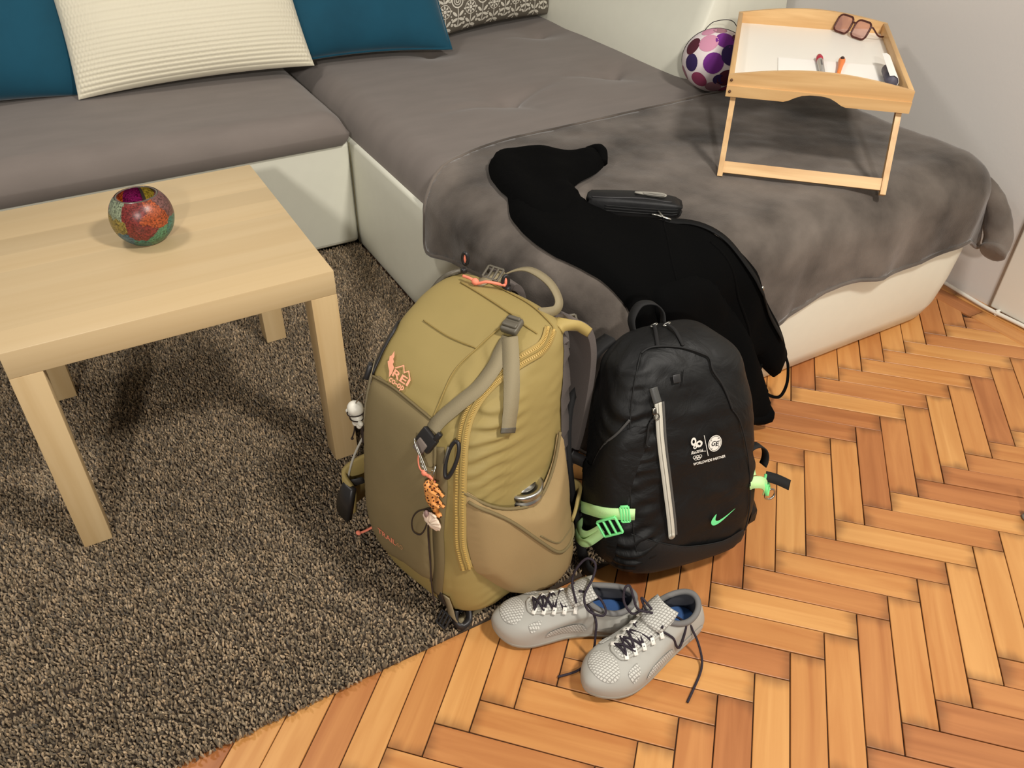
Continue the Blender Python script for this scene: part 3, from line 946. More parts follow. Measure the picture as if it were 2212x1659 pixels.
def floral(fn, w, h):
    mb = MB()
    def put(poly2, off=.0008):
        V, F, D = fill2d(poly2, .006)
        vs = []
        for x, y in V:
            u = min(max(x / (w / 2), -.985), .985); v = min(max(y / (h / 2), -.985), .985)
            vs.append(fn(u, v, 1, off))
        mb.add((vs, F))
    def ell(cx, cy, a, b, rot=0, n=12):
        return [(cx + a * cos(t) * cos(rot) - b * sin(t) * sin(rot), cy + a * cos(t) * sin(rot) + b * sin(t) * cos(rot)) for t in [2 * pi * i / n for i in range(n)]]
    def ring(cx, cy, r0, r1, n=18):
        V = [];F = []
        for i in range(n):
            a = 2 * pi * i / n
            for r in (r0, r1):
                x, y = cx + r * cos(a), cy + r * sin(a)
                V.append(fn(min(max(x / (w / 2), -.985), .985), min(max(y / (h / 2), -.985), .985), 1, .0008))
        for i in range(n):
            j = (i + 1) % n; F.append((2 * i, 2 * i + 1, 2 * j + 1, 2 * j))
        mb.add((V, F))
    k = 0
    for cx in np.arange(-w / 2 + .02, w / 2 - .005, .052):
        k += 1
        for cy in (-.178, -.068, .042, .152):
            yy = cy + (.016 if k % 2 else -.012)
            if k % 2:
                ring(cx, yy + .035, .004, .0075); ring(cx, yy + .035, .0115, .0145); ring(cx, yy + .035, .0195, .0235)
                for s in (-1, 1): ring(cx + s * .029, yy + .040, .0055, .0085, 12)
            else:
                put(ell(cx, yy + .035, .006, .006))
                for i in range(8):
                    a = i * pi / 4; put(ell(cx + .0135 * cos(a), yy + .035 + .0135 * sin(a), .0062, .0032, a, 8))
                ring(cx, yy + .035, .0205, .0228)
            put([(cx - .0016, yy - .05), (cx + .0016, yy - .05), (cx + .0016, yy + .012), (cx - .0016, yy + .012)])
            for s in (-1, 1):
                put(ell(cx + s * .013, yy - .006, .0115, .0048, s * .75)); put(ell(cx + s * .014, yy - .026, .0125, .005, s * -.35)); put(ell(cx + s * .010, yy - .044, .009, .004, s * .6))
                ring(cx + s * .024, yy - .040, .0030, .0055, 10); put(ell(cx + s * .027, yy + .006, .0035, .0035, 0, 8)); put(ell(cx + s * .028, yy - .012, .0028, .0028, 0, 8))
    return mb.vf
M_PRINT = mat('white_print', S(214, 208, 194), 0.85)
mesh('floral_print', floral(pff, .594, .46), M_PRINT, pf)

# ------------------------------------------------------------------ polka dot cushion
DC = Vector((1.925, .548, ZS + .090))
dot = thing('polka_dot_cushion', 'round white cushion with purple and pink dots beside the bed tray', 'cushion', DC)
M_DOTW = mat('dot_white', S(236, 224, 224), .8)
body = ellipsoid((0, 0, 0), (.094, .100, .086), 40, 24)
mesh('cover', body, M_DOTW, dot)
sk = Skin(body)
DM = {k: mat('dot_' + k, S(*c), .8) for k, c in {'purple': (118, 42, 138), 'plum': (84, 28, 44), 'navy': (50, 30, 84), 'pink': (214, 150, 176), 'rose': (150, 62, 96), 'mauve': (164, 118, 130)}.items()}
# dots by direction from the camera-facing frame: (right, up, colour, radius)
vdir = (CAM_LOC - DC).normalized(); rr_ = Vector((0, 0, 1)).cross(vdir).normalized(); uu_ = vdir.cross(rr_)
def dots():
    lst = [(-.05, -.08, 'purple', .030), (-.30, .50, 'pink', .029), (-.76, .36, 'plum', .026), (-.72, -.12, 'navy', .025), (.42, .18, 'navy', .030), (.20, .62, 'purple', .028), (.40, -.46, 'plum', .028), (.18, -.52, 'navy', .017),
           (-.42, -.60, 'rose', .026), (.05, -.78, 'mauve', .024), (.62, .60, 'plum', .025), (.72, -.25, 'purple', .026), (-.95, -.45, 'mauve', .022), (-.35, .86, 'pink', .022), (.45, -.80, 'rose', .022), (.93, .15, 'rose', .025), (.0, .93, 'mauve', .02)]
    for x, y, cn, r in lst:
        z = sqrt(max(0.02, 1 - x * x - y * y))
        d = (rr_ * x + uu_ * y + vdir * z).normalized()
        c0, n0 = sk.cast(d * .3, -d, 0)
        t1 = n0.orthogonal().normalized(); t2 = n0.cross(t1)
        V, F, D = fill2d([(r * cos(2 * pi * i / 20), r * sin(2 * pi * i / 20)) for i in range(20)], .008)
        vs = [sk.snap(c0 + t1 * a + t2 * b, .0009)[0] for a, b in V]
        fs = F
        mesh('dot', (vs, fs), DM[cn], dot)
dots()
M_PIPE = mat('dark_piping', S(44, 36, 40), .7)
vh = Vector((vdir.x, vdir.y, 0)).normalized(); vs_ = Vector((-vh.y, vh.x, 0))
mesh('piping', tube([sk.snap(vs_ * .12 * cos(a) + Vector((0, 0, .11 * sin(a))) - vh * .012, .0004)[0] for a in [2 * pi * i / 60 for i in range(60)]], .0016, 6, closed=True), M_PIPE, dot)
mesh('cord', tube(catmull([sk.snap(vs_ * -.05 + Vector((0, 0, .09)) - vh * .03, .001)[0], vs_ * -.02 + Vector((0, 0, .098)) - vh * .03, vs_ * .03 + Vector((0, 0, .103)) - vh * .03, sk.snap(vs_ * .08 + Vector((0, 0, .09)) - vh * .03, .001)[0]], 8), .0012, 6), M_PIPE, dot)
# ------------------------------------------------------------------ backpack bodies: lofted rounded boxes
def pack_body(sec, n=72, sub=5, e=3.3, wrinkle=None):
    """sec rows: z, half width, front y, back y, x shift"""
    keys = [Vector((s[1], s[2], s[3])) for s in sec]
    zs = [s[0] for s in sec]
    P = catmull([(s[0], s[1], 0) for s in sec], sub); Q = catmull([(s[2], s[3], s[4] if len(s) > 4 else 0) for s in sec], sub)
    rings = []
    for p, q in zip(P, Q):
        z, a = p.x, max(p.y, .004); yf, yb, sx = q.x, q.y, q.z
        cy = (yf + yb) / 2; b = max((yb - yf) / 2, .004)
        ring = []
        for k in range(n):
            t = 2 * pi * k / n
            c_, s_ = cos(t), sin(t)
            x = a * (abs(c_) ** (2 / e)) * (1 if c_ >= 0 else -1); y = b * (abs(s_) ** (2 / e)) * (1 if s_ >= 0 else -1)
            v = Vector((sx + x, cy + y, z))
            if wrinkle:
                nn = Vector((x / a / a, y / b / b, 0)).normalized()
                v += nn * wrinkle(v)
            ring.append(v)
        rings.append(ring)
    return loft(rings)
M_OLIVE = mat('olive_ripstop', S(156, 137, 84), .62, spec=.35, noise_scale=5, noise_amt=.10, bump_scale=900, bump=.06)
M_POCKET = mat('olive_stretch_mesh', S(128, 113, 80), .85, spec=.25, noise_scale=9, noise_amt=.12, bump_scale=1500, bump=.15)
M_WEB = mat('grey_olive_webbing', S(138, 126, 98), .75, bump_scale=700, bump=.2, stretch=(1, 1, 1))
M_BUCK = mat('grey_plastic', S(92, 86, 74), .45)
M_DARKP = mat('black_plastic', S(38, 36, 36), .4)
M_CORAL = mat('coral_cord', S(246, 140, 112), .7)
GP = thing('hiking_backpack', 'large olive green hiking backpack with grey straps, standing on the rug', 'backpack', (.629, -.370, .015), rot=(0, 0, -radians(73)))
GSEC = [(0.0, 0.096, -0.082, 0.112, -0.0), (0.0171, 0.1250, -0.1180, 0.1330, -0.0017), (0.0569, 0.1410, -0.1350, 0.1440, -0.0057), (0.1422, 0.1444, -0.1405, 0.1498, -0.0142), (0.2654, 0.147, -0.1233, 0.1601, -0.0265), (0.3602, 0.1462, -0.0918, 0.1659, -0.036), (0.4076, 0.1436, -0.056, 0.1682, -0.0408), (0.4408, 0.1375, -0.0141, 0.1687, -0.0441), (0.4693, 0.1288, 0.0364, 0.1669, -0.0469), (0.4854, 0.1148, 0.074, 0.1613, -0.0485), (0.493, 0.087, 0.1001, 0.1509, -0.0493), (0.4958, 0.0435, 0.1159, 0.1371, -0.0496)]
def g_wrinkle(v):
    q = noise.noise(Vector((v.y * 18, v.z * 9, v.x * 9)))
    w = .0035 * noise.noise(Vector((v.x * 14, v.y * 14, v.z * 9))) + .0012 * noise.noise(Vector((v.x * 20, v.y * 34, v.z * 60 + 2)))
    if v.x > .03:      # gathers running back from the side zip
        f = min(1, (v.x - .03) / .05)
        k = max(0, min(1, (v.y + .11) / .03)) * exp(-max(0, v.y + .03) / .045)
        w += .0030 * f * k * sin(v.z * 290 + 5 * q + v.y * 30) * (1 if v.z < .43 else .3)
    if -.06 < v.x < .10 and v.y < .06 and v.z > .36:      # pulls under the compression strap
        w += .0030 * sin((v.z * 1.0 + v.x * .9) * 210 + 6 * q) * exp(-((v.x - .035) / .04) ** 2)
    if v.y < -.07 and v.z < .40 and v.x < .07: w *= .15     # under the front pocket
    if v.x > .085 and v.z < .27: w *= .2                      # under the side pocket
    return w
G_BODY = pack_body(GSEC, n=132, sub=14, e=3.7, wrinkle=g_wrinkle)
mesh('body', G_BODY, M_OLIVE, GP)
GS = Skin(pack_body(GSEC, n=132, sub=14, e=3.7))      # smooth guide for straps, pockets and prints
# landmarks of the hiking backpack in its own coordinates (metres)
GK = {
    'pocket': [(-.146, -.063, .382), (-.095, -.07, .391), (-.046, -.074, .389), (.005, -.077, .385), (.028, -.092, .357), (.045, -.113, .293), (.051, -.129, .215), (.058, -.135, .141), (.052, -.137, .096), (-.013, -.138, .086), (-.074, -.134, .075), (-.122, -.121, .126), (-.128, -.117, .233), (-.142, -.092, .314)],
    'gusset': [(.028, -.091, .36), (.049, -.089, .354), (.065, -.096, .325), (.073, -.113, .261), (.076, -.123, .186), (.09, -.125, .13), (.055, -.126, .04), (.056, -.135, .14)],
    'zip': [(.068, .122, .486), (.078, .091, .474), (.072, .045, .462), (.062, .009, .446), (.057, -.021, .428), (.058, -.048, .404), (.066, -.068, .375), (.078, -.087, .328), (.088, -.101, .264), (.095, -.109, .2), (.106, -.109, .15)],
    'lidseam': [(-.125, .113, .494), (-.049, .107, .494), (.01, .101, .493), (.038, .096, .49), (.062, .097, .486)],
    'lidseam2': [(.008, .073, .485), (.001, .025, .464), (-.006, -.014, .44), (.002, -.052, .411), (.006, -.074, .389)],
    'topedge': [(-.107, .145, .494), (-.011, .144, .495), (.049, .133, .491), (.072, .127, .483), (.08, .108, .472)],
    'strapL': [(.037, .063, .48), (.043, .039, .468), (.05, .016, .453), (.049, -.018, .432), (.035, -.049, .409), (.022, -.073, .388), (.018, -.084, .374)],
    'strapD': [(.038, .064, .48), (.062, .041, .464), (.084, .014, .437), (.096, -.005, .409), (.102, -.018, .383)],
    'buck1': [(.027, .08, .487)],
    'buck2': [(.016, -.09, .362)],
    'buck2b': [(.042, -.085, .365)],
    'cord': [(.01, -.098, .348), (.008, -.105, .329), (.014, -.11, .315), (.025, -.112, .31), (.037, -.111, .308), (.047, -.11, .303)],
    'bin': [(.046, -.076, .377), (.068, -.088, .341), (.062, -.098, .324), (.044, -.095, .345), (.037, -.083, .371)],
    'ring': [(-.003, -.089, .364), (.041, -.097, .343), (.038, -.099, .339), (.045, -.091, .352)],
    'giraffe': [(.057, -.102, .319), (.042, -.11, .309), (.048, -.115, .286), (.056, -.118, .268), (.061, -.118, .262)],
    'shell': [(.057, -.123, .241)],
    'bcord': [(.055, -.12, .256), (.056, -.125, .227), (.064, -.131, .16), (.065, -.134, .117)],
    'bloop': [(.052, -.122, .253), (.021, -.131, .227), (.024, -.135, .199), (.043, -.132, .206), (.052, -.125, .234)],
    'trail': [(-.069, -.137, .14), (.002, -.14, .15), (-.071, -.138, .126)],
    'rei': [(-.137, -.043, .409), (-.111, -.066, .393), (-.07, -.047, .417), (-.053, -.063, .401), (-.093, -.055, .407)],
    'spocket': [(.097, -.086, .287), (.111, -.067, .271), (.121, -.03, .242), (.125, .017, .224), (.124, .046, .234), (.119, .073, .266), (.114, .086, .301), (.117, .09, .252), (.108, .117, .173), (.109, .117, .12), (.119, .101, .075), (.123, .076, .043), (.122, .033, .029), (.123, .003, .033), (.119, -.015, .027), (.128, -.052, .08), (.116, -.095, .131), (.111, -.103, .146), (.104, -.097, .219)],
    'sfold': [(.097, -.086, .287), (.121, -.045, .234), (.128, .004, .157), (.131, .039, .105), (.128, .075, .076), (.116, .103, .065)],
    'lid': [(.123, .012, .237)],
    'eyelet': [(.106, -.108, .155)],
    'figure': [(-.144, -.09, .314)],
    'lstrap': [(-.149, -.063, .377), (-.152, -.074, .348), (-.144, -.091, .312)],
    'haul': [(-.075, .159, .488), (.028, .141, .493)],
    'buckT': [(-.098, .156, .49)],
    'll': [(.062, .136, .487)],
    'bot': [(.062, -.124, .037), (.104, -.107, .052), (.128, -.052, .073)],
}

gF = lambda x, z, o=0.0: GS.cast((x, -.5, z), (0, 1, 0), o)[0]
gS = lambda y, z, o=0.0: GS.cast((.5, y, z), (-1, 0, 0), o)[0]
def xz(l): return [(p[0], p[2]) for p in l]
def yz(l): return [(p[1], p[2]) for p in l]
M_OLIVE_D = mat('olive_seam', S(146, 124, 68), .75)
M_ZIP = mat('zip_tape', S(168, 142, 82), .8, bump_scale=900, bump=.2)
M_GUS = mat('dark_olive_gusset', S(112, 98, 66), .8)
M_PAD = mat('harness_pad', S(92, 84, 80), .95, bump_scale=600, bump=.3)
M_STEEL = mat('steel', S(196, 194, 186), .28, metal=1.0)
# stretch pocket on the front
fp = mesh('front_pocket', puff(smooth2d(xz(GK['pocket']), 3), .009, gF, .0070, .025, .0022), M_POCKET, GP)
Q, N = GS.path([gF(x, z) for x, z in xz(GK['pocket'][:4])], 8, .006)
mesh('pocket_binding', tube(Q, .0022, 6), M_GUS, fp)
Q, N = GS.path(GK['pocket'][3:9], 8, .003)
mesh('pocket_binding', tube(Q, .0030, 6), M_GUS, fp)
mesh('gusset', GS.strap([(.035, -.09, .355), (.056, -.105, .30), (.062, -.12, .22), (.068, -.128, .14), (.060, -.13, .06)], [.020] * 25, .002, 6, .0012), M_GUS, GP)
# side zip with teeth
zp = mesh('side_zip', GS.strap(GK['zip'], .021, .0016, 8, .0032), M_ZIP, GP)
Qz, Nz = GS.path(GK['zip'], 14, .0054)
mesh('zip_track', tube(Qz, .0017, 6), M_OLIVE_D, zp)
teeth = MB(); Tz = tangents(Qz)
for i in range(0, len(Qz), 1):
    b_ = Tz[i].cross(Nz[i]).normalized()
    for s in (-1, 1):
        M_ = Matrix.Identity(4)
        for k in range(3): M_[k][0] = b_[k]; M_[k][1] = Tz[i][k]; M_[k][2] = Nz[i][k]; M_[k][3] = (Qz[i] + b_ * s * .0052)[k]
        teeth.add(box((0, 0, 0), (.0036, .0013, .0016)), M_)
mesh('zip_teeth', teeth.vf, mat('zip_teeth', S(196, 164, 92), .5), zp, smooth=False)
for key in ('lidseam', 'lidseam2', 'topedge'):
    mesh('seam', GS.cord(GK[key], .0013, 8, .0022), M_OLIVE_D, GP)
mesh('lid_piping', GS.cord([(-.12, .03, .45), (-.06, .02, .462), (.0, .026, .464)], .0010, 8, .0022), M_OLIVE_D, GP)
# plastic hardware
def ladder_buckle(c, n, t, w=.026, h=.022, th=.0045):
    n = Vector(n).normalized(); t = Vector(t); t = (t - n * t.dot(n)).normalized(); b_ = n.cross(t)
    M_ = Matrix.Identity(4)
    for k in range(3): M_[k][0] = b_[k]; M_[k][1] = t[k]; M_[k][2] = n[k]; M_[k][3] = c[k]
    mb = MB()
    for s in (-1, 1):
        mb.add(box((s * (w / 2), 0, 0), (.0040, h, th), .0012), M_)
    for y in (-h / 2, -h / 6, h / 6, h / 2):
        mb.add(box((0, y, .0006), (w, .0036, th * .8), .001), M_)
    return mb.vf
def place(vf, c, n, t):
    n = Vector(n).normalized(); t = Vector(t); t = (t - n * t.dot(n)).normalized(); b_ = n.cross(t)
    M_ = Matrix.Identity(4)
    for k in range(3): M_[k][0] = b_[k]; M_[k][1] = t[k]; M_[k][2] = n[k]; M_[k][3] = c[k]
    return xf(vf, M_)
# compression strap across the corner, with its dangling tail and buckles
mesh('compression_strap', GS.strap(GK['strapL'], .025, .0018, 8, .0060), M_WEB, GP)
tail = [Vector(p) for p in GK['strapD']]
tq, tn = GS.path(tail, 8, .0075)
ts = mesh('strap_tail', ribbon(tq, tn, .025, .0018), M_WEB, GP)
mesh('stitched_end', GS.strap([tuple(tail[-2].lerp(tail[-1], .72)), tuple(tail[-1])], 0.0262, .0022, 6, .0078), M_BUCK, ts)
c0, n0 = GS.snap(GK['buck1'][0], .010)
bk = MB(); td = Vector(GK['strapL'][1]) - Vector(GK['strapL'][0])
bk.add(place(box((0, 0, 0), (.030, .030, .012), .004, 3), c0, n0, td))
bk.add(place(box((0, .004, .007), (.026, .010, .006), .002), c0, n0, td)); bk.add(place(box((0, -.010, .006), (.022, .007, .007), .002), c0, n0, td))
mesh('ladder_lock', bk.vf, M_BUCK, GP)
c1, n1 = GS.snap(GK['buck2'][0], .008); td1 = Vector(GK['strapL'][-1]) - Vector(GK['strapL'][-3])
b1 = mesh('side_release_buckle', place(box((0, .004, 0), (.034, .030, .010), .003, 3), c1, n1, td1), M_DARKP, GP)
mesh('buckle_webbing', place(box((0, .018, .003), (.020, .022, .009), .002), c1, n1, td1), mat('webbing_grey', S(112, 100, 92), .8), b1)
mesh('buckle_prong', place(box((.012, -.016, .001), (.008, .016, .008), .002), c1, n1, td1), M_DARKP, b1)
# coral cord on the buckle
cp = [GS.snap(p, .007)[0] for p in GK['cord']]
mesh('zip_cord', tube(catmull(cp, 8), .0028, 8), M_CORAL, GP)
mesh('cord_knot', ellipsoid(cp[3], (.0058, .005, .0055), 12, 8), M_CORAL, GP)
# eyelet at the bottom of the zip
ce, ne = GS.snap(GK['eyelet'][0], .002)
mesh('drain_eyelet', place(([(0.0075 * cos(a) if r else .0045 * cos(a), .006 * sin(a) if r else .0036 * sin(a), .001) for r in (0, 1) for a in [2 * pi * i / 16 for i in range(16)]],
     [(i, (i + 1) % 16, 16 + (i + 1) % 16, 16 + i) for i in range(16)]), ce, ne, (0, 0, 1)), M_DARKP, GP)
mesh('eyelet_hole', place(ellipsoid((0, 0, 0), (.0075, .006, .0015), 14, 6), ce, ne, (0, 0, 1)), M_DARKP, GP)
# stretch side pocket
SPK = [(-.098, .300), (-.067, .268), (-.030, .242), (.012, .226), (.046, .238), (.078, .272), (.098, .318), (.110, .268), (.124, .190), (.130, .120), (.122, .060), (.105, .018), (.060, .008), (.020, .008), (-.015, .018), (-.052, .066), (-.088, .120), (-.104, .150), (-.106, .22)]
def pk(y, z, o):
    p, n = GS.cast((.5, y, z), (-1, 0, 0), 0)
    lift = .006 * exp(-((z - .16) / .08) ** 2) * min(1, max(0, (.13 - abs(y - .02)) / .05)) + .016 * max(0, min(1, (y - .0) / .08)) * max(0, min(1, (.16 - z) / .12)) + .016 * exp(-((y - .026) / .05) ** 2)
    return p + Vector((1, .12, 0)).normalized() * (o * (1 + lift / .014))
sp = mesh('side_pocket', puff(smooth2d(SPK, 4), .008, pk, .014, .022, .0035), mat('tan_stretch_mesh', S(158, 134, 94), .85, spec=.25, noise_scale=5, noise_amt=.08, bump_scale=1300, bump=.2), GP)
rim = [pk(y, z, .007) for y, z in smooth2d(SPK[:7], 6, False)]
mesh('pocket_rim', tube(rim, .0026, 8), M_POCKET, sp)
fold = [(-.095, .285), (-.045, .234), (.004, .165), (.039, .118), (.072, .098), (.108, .096), (.128, .108)]
skp = Skin((list(v.co for v in sp.data.vertices), [tuple(p.vertices) for p in sp.data.polygons]))
fl = [skp.cast((.5, y, z), (-1, 0, 0), .001)[0] for y, z in smooth2d(fold, 6, False)]
mesh('pocket_fold', tube(fl, .0030, 8), M_POCKET, sp)
fl2 = [skp.cast((.5, y, z), (-1, 0, 0), .0004)[0] for y, z in smooth2d([(a, b + .028 * (1 - abs(i - 4.0) / 4)) for i, (a, b) in enumerate(fold)][2:], 6, False)]
mesh('pocket_band', tube(fl2, .0014, 6), M_POCKET, sp)
# grab loop, lid buckle and load lifters at the top
nb = Vector((0, .3, 1)).normalized()
hl = catmull([(-.078, .148, .484), (-.070, .168, .510), (-.040, .186, .524), (.005, .186, .520), (.040, .172, .508), (.046, .158, .496), (.026, .142, .489)], 8)
mesh('grab_loop', ribbon(hl, [(Vector((p.x + .02, 0, p.z - .46))).normalized() for p in hl], .016, .0025), M_WEB, GP)
mesh('lid_buckle', ladder_buckle(Vector((-.094, .160, .506)), (.1, -.5, 1), (1, .2, 0), .024, .030), M_BUCK, GP)
mesh('lid_strap', ribbon(catmull([(-.10, .12, .492), (-.094, .150, .500), (-.088, .175, .498), (-.082, .17, .47)], 6), [Vector((0, -.4, 1))] * 19, .018, .002), M_WEB, GP)
mesh('load_lifter_buckle', ladder_buckle(Vector((.064, .172, .474)), (.5, -.3, 1), (.6, 1, 0), .024, .030), M_BUCK, GP)
mesh('load_lifter_strap', ribbon(catmull([(.055, .130, .482), (.066, .156, .474), (.075, .190, .460), (.075, .215, .440)], 6), [Vector((.4, .3, 1))] * 19, .019, .002), M_WEB, GP)
mesh('lid_strap', GS.strap([(-.165, .10, .42), (-.160, .07, .43), (-.152, .03, .42), (-.150, -.02, .40), (-.150, -.055, .375)], .012, .003, 6, .002), M_DARKP, GP)
mesh('lid_clip', GS.strap([(-.150, .145, .478), (-.156, .12, .466), (-.160, .10, .45)], .016, .007, 6, .002), M_BUCK, GP)
# coral zip pulls on the lid
def pull(pts, r=.0026):
    return mesh('zip_pull', tube(catmull(pts, 8), r, 8), M_CORAL, GP)
pull([(-.128, .122, .503), (-.110, .122, .505), (-.096, .124, .501), (-.080, .130, .508), (-.062, .142, .506), (-.052, .146, .506)])
mesh('cord_knot', ellipsoid((-.100, .123, .503), (.007, .006, .006), 12, 8), M_CORAL, GP)
for c_, a_ in (((-.146, .145, .520), .3), ((-.056, .150, .510), 1.2)):
    lp = [Vector(c_) + Vector((.005 * cos(t) * cos(a_) , .005 * cos(t) * sin(a_), .011 * sin(t))) for t in [2 * pi * i / 20 for i in range(20)]]
    z_ = mesh('zip_pull_ring', tube(lp, .0032, 8, closed=True), M_DARKP, GP)
    mesh('zip_pull_core', ellipsoid(c_, (.003, .003, .009), 10, 8), M_CORAL, z_)
mesh('zip_slider', box((-.052, .150, .497), (.012, .010, .012), .003), M_DARKP, GP)
mesh('zip_slider', box((-.140, .135, .503), (.010, .010, .010), .003), M_DARKP, GP)
# shoulder straps behind, hip belt
def pad(name, pts, w, t, nrm, m_=M_PAD):
    P = catmull(pts, 8)
    o = mesh(name, ribbon(P, [Vector(nrm)] * len(P), w, t), m_, GP)
    md = o.modifiers.new('b', 'BEVEL'); md.width = t * .4; md.segments = 3
    return o
pd = pad('shoulder_strap', [(.055, .150, .462), (.060, .172, .466), (.066, .194, .446), (.070, .203, .395), (.068, .200, .30), (.060, .192, .20), (.045, .172, .11)], .052, .014, (0.1, 1, .1))
pe = catmull([(.055, .150, .462), (.060, .172, .466), (.066, .194, .446)], 8)
mesh('strap_binding', ribbon([p + Vector((0, 0, .001)) for p in pe], [Vector((.1, 1, .6))] * len(pe), .053, .016), mat('olive_binding', S(170, 148, 88), .7), pd)
pad('shoulder_strap', [(-.10, .150, .470), (-.105, .185, .474), (-.11, .215, .44), (-.11, .222, .38), (-.11, .21, .28), (-.10, .19, .16)], .058, .014, (0, 1, .1))
mesh('back_panel', puff(smooth2d([(-.12, .05), (.10, .05), (.11, .25), (.07, .46), (-.13, .46), (-.15, .25)], 4), .02, lambda x, z, o: GS.cast((x, .5, z), (0, -1, 0), o)[0], .012, .03, .001), M_PAD, GP)
mesh('hip_belt', ribbon(catmull([(.07, .150, .13), (.115, .165, .13), (.135, .135, .125), (.146, .110, .115)], 8), [Vector((.5, .6, 0))] * 25, .045, .006), M_OLIVE, GP)
mesh('hip_buckle', ladder_buckle(Vector((.120, .200, .170)), (.6, -.8, .5), (0, .2, 1), .030, .026, .006), M_OLIVE_D, GP)
mesh('hip_strap', ribbon(catmull([(.09, .17, .20), (.110, .188, .185), (.120, .200, .165), (.118, .195, .11), (.11, .18, .05)], 8), [Vector((.6, -.6, .3))] * 33, .022, .002), M_BLKSTRAP if 'M_BLKSTRAP' in globals() else M_DARKP, GP)
hb = catmull([(-.12, .13, .13), (-.170, .08, .13), (-.190, .0, .13), (-.198, -.075, .125), (-.196, -.120, .120), (-.165, -.125, .115)], 8)
mesh('hip_belt', ribbon(hb, [Vector((-1, -.25, .15))] * len(hb), [.05 + .075 * sin(pi * (i / (len(hb) - 1)) ** 2) for i in range(len(hb))], .008), M_OLIVE, GP)
mesh('hip_belt_mesh', ribbon([p + Vector((.003, -.006, 0)) for p in hb[26:40]], [Vector((-.3, -1, .2))] * 14, .080, .012), M_DARKP, GP)
mesh('compression_cord', tube(catmull([(-.170, -.080, .26), (-.186, -.106, .198), (-.190, -.122, .14), (-.186, -.114, .077)], 8), .0022, 6), mat('cord_light', S(176, 172, 160), .6), GP)
mesh('side_strap', GS.strap([(-.158, -.030, .385), (-.153, -.060, .37), (-.150, -.08, .335), (-.146, -.092, .30)], .018, .002, 6, .003), M_WEB, GP)
mesh('side_buckle', place(box((0, 0, 0), (.022, .028, .010), .003), Vector((-.176, -.058, .374)), (-.6, -.6, .3), (0, .5, 1)), M_DARKP, GP)
mesh('bottom_cord', tube(catmull([(-.150, -.070, .030), (-.176, -.082, .012), (-.186, -.100, .004), (-.192, -.116, .003)], 6), .0026, 7), M_CORAL, GP)
mesh('cord_knot', ellipsoid((-.191, -.114, .005), (.006, .005, .004), 10, 6), M_CORAL, GP)
# sleeping-pad straps under the bottom
for x, d in ((.070, 0), (.088, .012)):
    st = catmull([(x - .006, -.135, .075), (x, -.132, .045), (x + .004, -.118 - d, .020), (x + .006, -.105 - d, .004), (x + .01, -.07, .001)], 8)
    mesh('bottom_strap', ribbon(st, [Vector((0, -1, -.3))] * len(st), .018, .002), M_DARKP if d == 0 else M_WEB, GP)
lpz = catmull([(.090, -.122, .030), (.098, -.130, .012), (.108, -.124, .005), (.108, -.108, .008), (.100, -.10, .02)], 8)
mesh('bottom_loop', ribbon(lpz, [Vector((.3, -1, .6))] * len(lpz), .012, .002), M_DARKP, GP)
mesh('bottom_buckle', ladder_buckle(Vector((.078, -.140, .012)), (0, -1, .8), (1, 0, 0), .024, .022), M_DARKP, GP)

# printed logo: a tree, peaks and letters, then the model text at the foot of the pocket
def decal(parts, fn, off):
    mb = MB()
    for V, F in parts:
        mb.add(([fn(x, y, off) for x, y in V], F))
    return mb.vf
def txt(body, x, y, h, width=None, bold=True, shear=0.0):
    V, F = text_mesh(body, 1.0, bold)
    A = np.array(V); A[:, 0] -= A[:, 0].min(); A[:, 1] -= min(A[:, 1].min(), 0) if False else 0
    hh = A[:, 1].max()
    sx = (width / A[:, 0].max()) if width else h / hh
    return [(x + a * sx + b / hh * h * shear, y + b / hh * h) for a, b in A], F
def polyf(p): 
    V, F, D = fill2d(p, .004)
    return V, F
M_LOGO = mat('coral_print', S(247, 172, 138), .6)
# logo coordinates: origin lower left of REI, metres along the cloth
def rei_fn(u, v, o):
    # the cloth slopes here: climb along it
    x = -.106 + u; z = .4015 + v * .50
    return GS.cast((x, -.5, z), (0, 1, 0), o)[0]
lg = [txt('REI', 0.0, .0, .0170, .040), txt('co-op', -.0005, -.0145, .0100, .037)]
lg.append(polyf([(-.003, -.008), (-.009, .004), (-.0160, .010), (-.0235, .018), (-.0215, .022), (-.0255, .030), (-.0225, .034), (-.0225, .045), (-.0155, .036), (-.0150, .031), (-.0095, .027), (-.0100, .022), (-.0035, .018), (-.0010, .004)]))
def stroke(a, b, w):
    a, b = np.array(a), np.array(b); d = (b - a) / np.linalg.norm(b - a); n = np.array([-d[1], d[0]]) * w / 2
    return [tuple(a + n), tuple(a - n), tuple(b - n), tuple(b + n)]
for a, b in (((-.001, .018), (.0125, .034)), ((.0120, .034), (.0215, .021)), ((.0205, .022), (.0275, .030)), ((.0270, .030), (.0375, .0175))):
    lg.append(polyf(stroke(a, b, .0024)))
mesh('logo_print', decal(lg, rei_fn, .0042), M_LOGO, GP, smooth=False)
skf = Skin((list(v.co for v in fp.data.vertices), [tuple(p.vertices) for p in fp.data.polygons]))
tf = lambda x, y, o: skf.cast((x, -.5, y + (x + .07) * .10), (0, 1, 0), o)[0]
mesh('model_print', decal([txt('TRAIL', -.072, .1275, .0115, .050)], tf, .0012), mat('coral_print_dim', S(226, 136, 104), .7), fp, smooth=False)
mesh('model_number_print', decal([txt('40', -.0225, .1275, .0105, .0175, bold=False)], tf, .0012), mat('taupe_print', S(182, 138, 96), .7), fp, smooth=False)

GM_ = Matrix.Translation(GP.location) @ Matrix.Rotation(-radians(73), 4, 'Z')
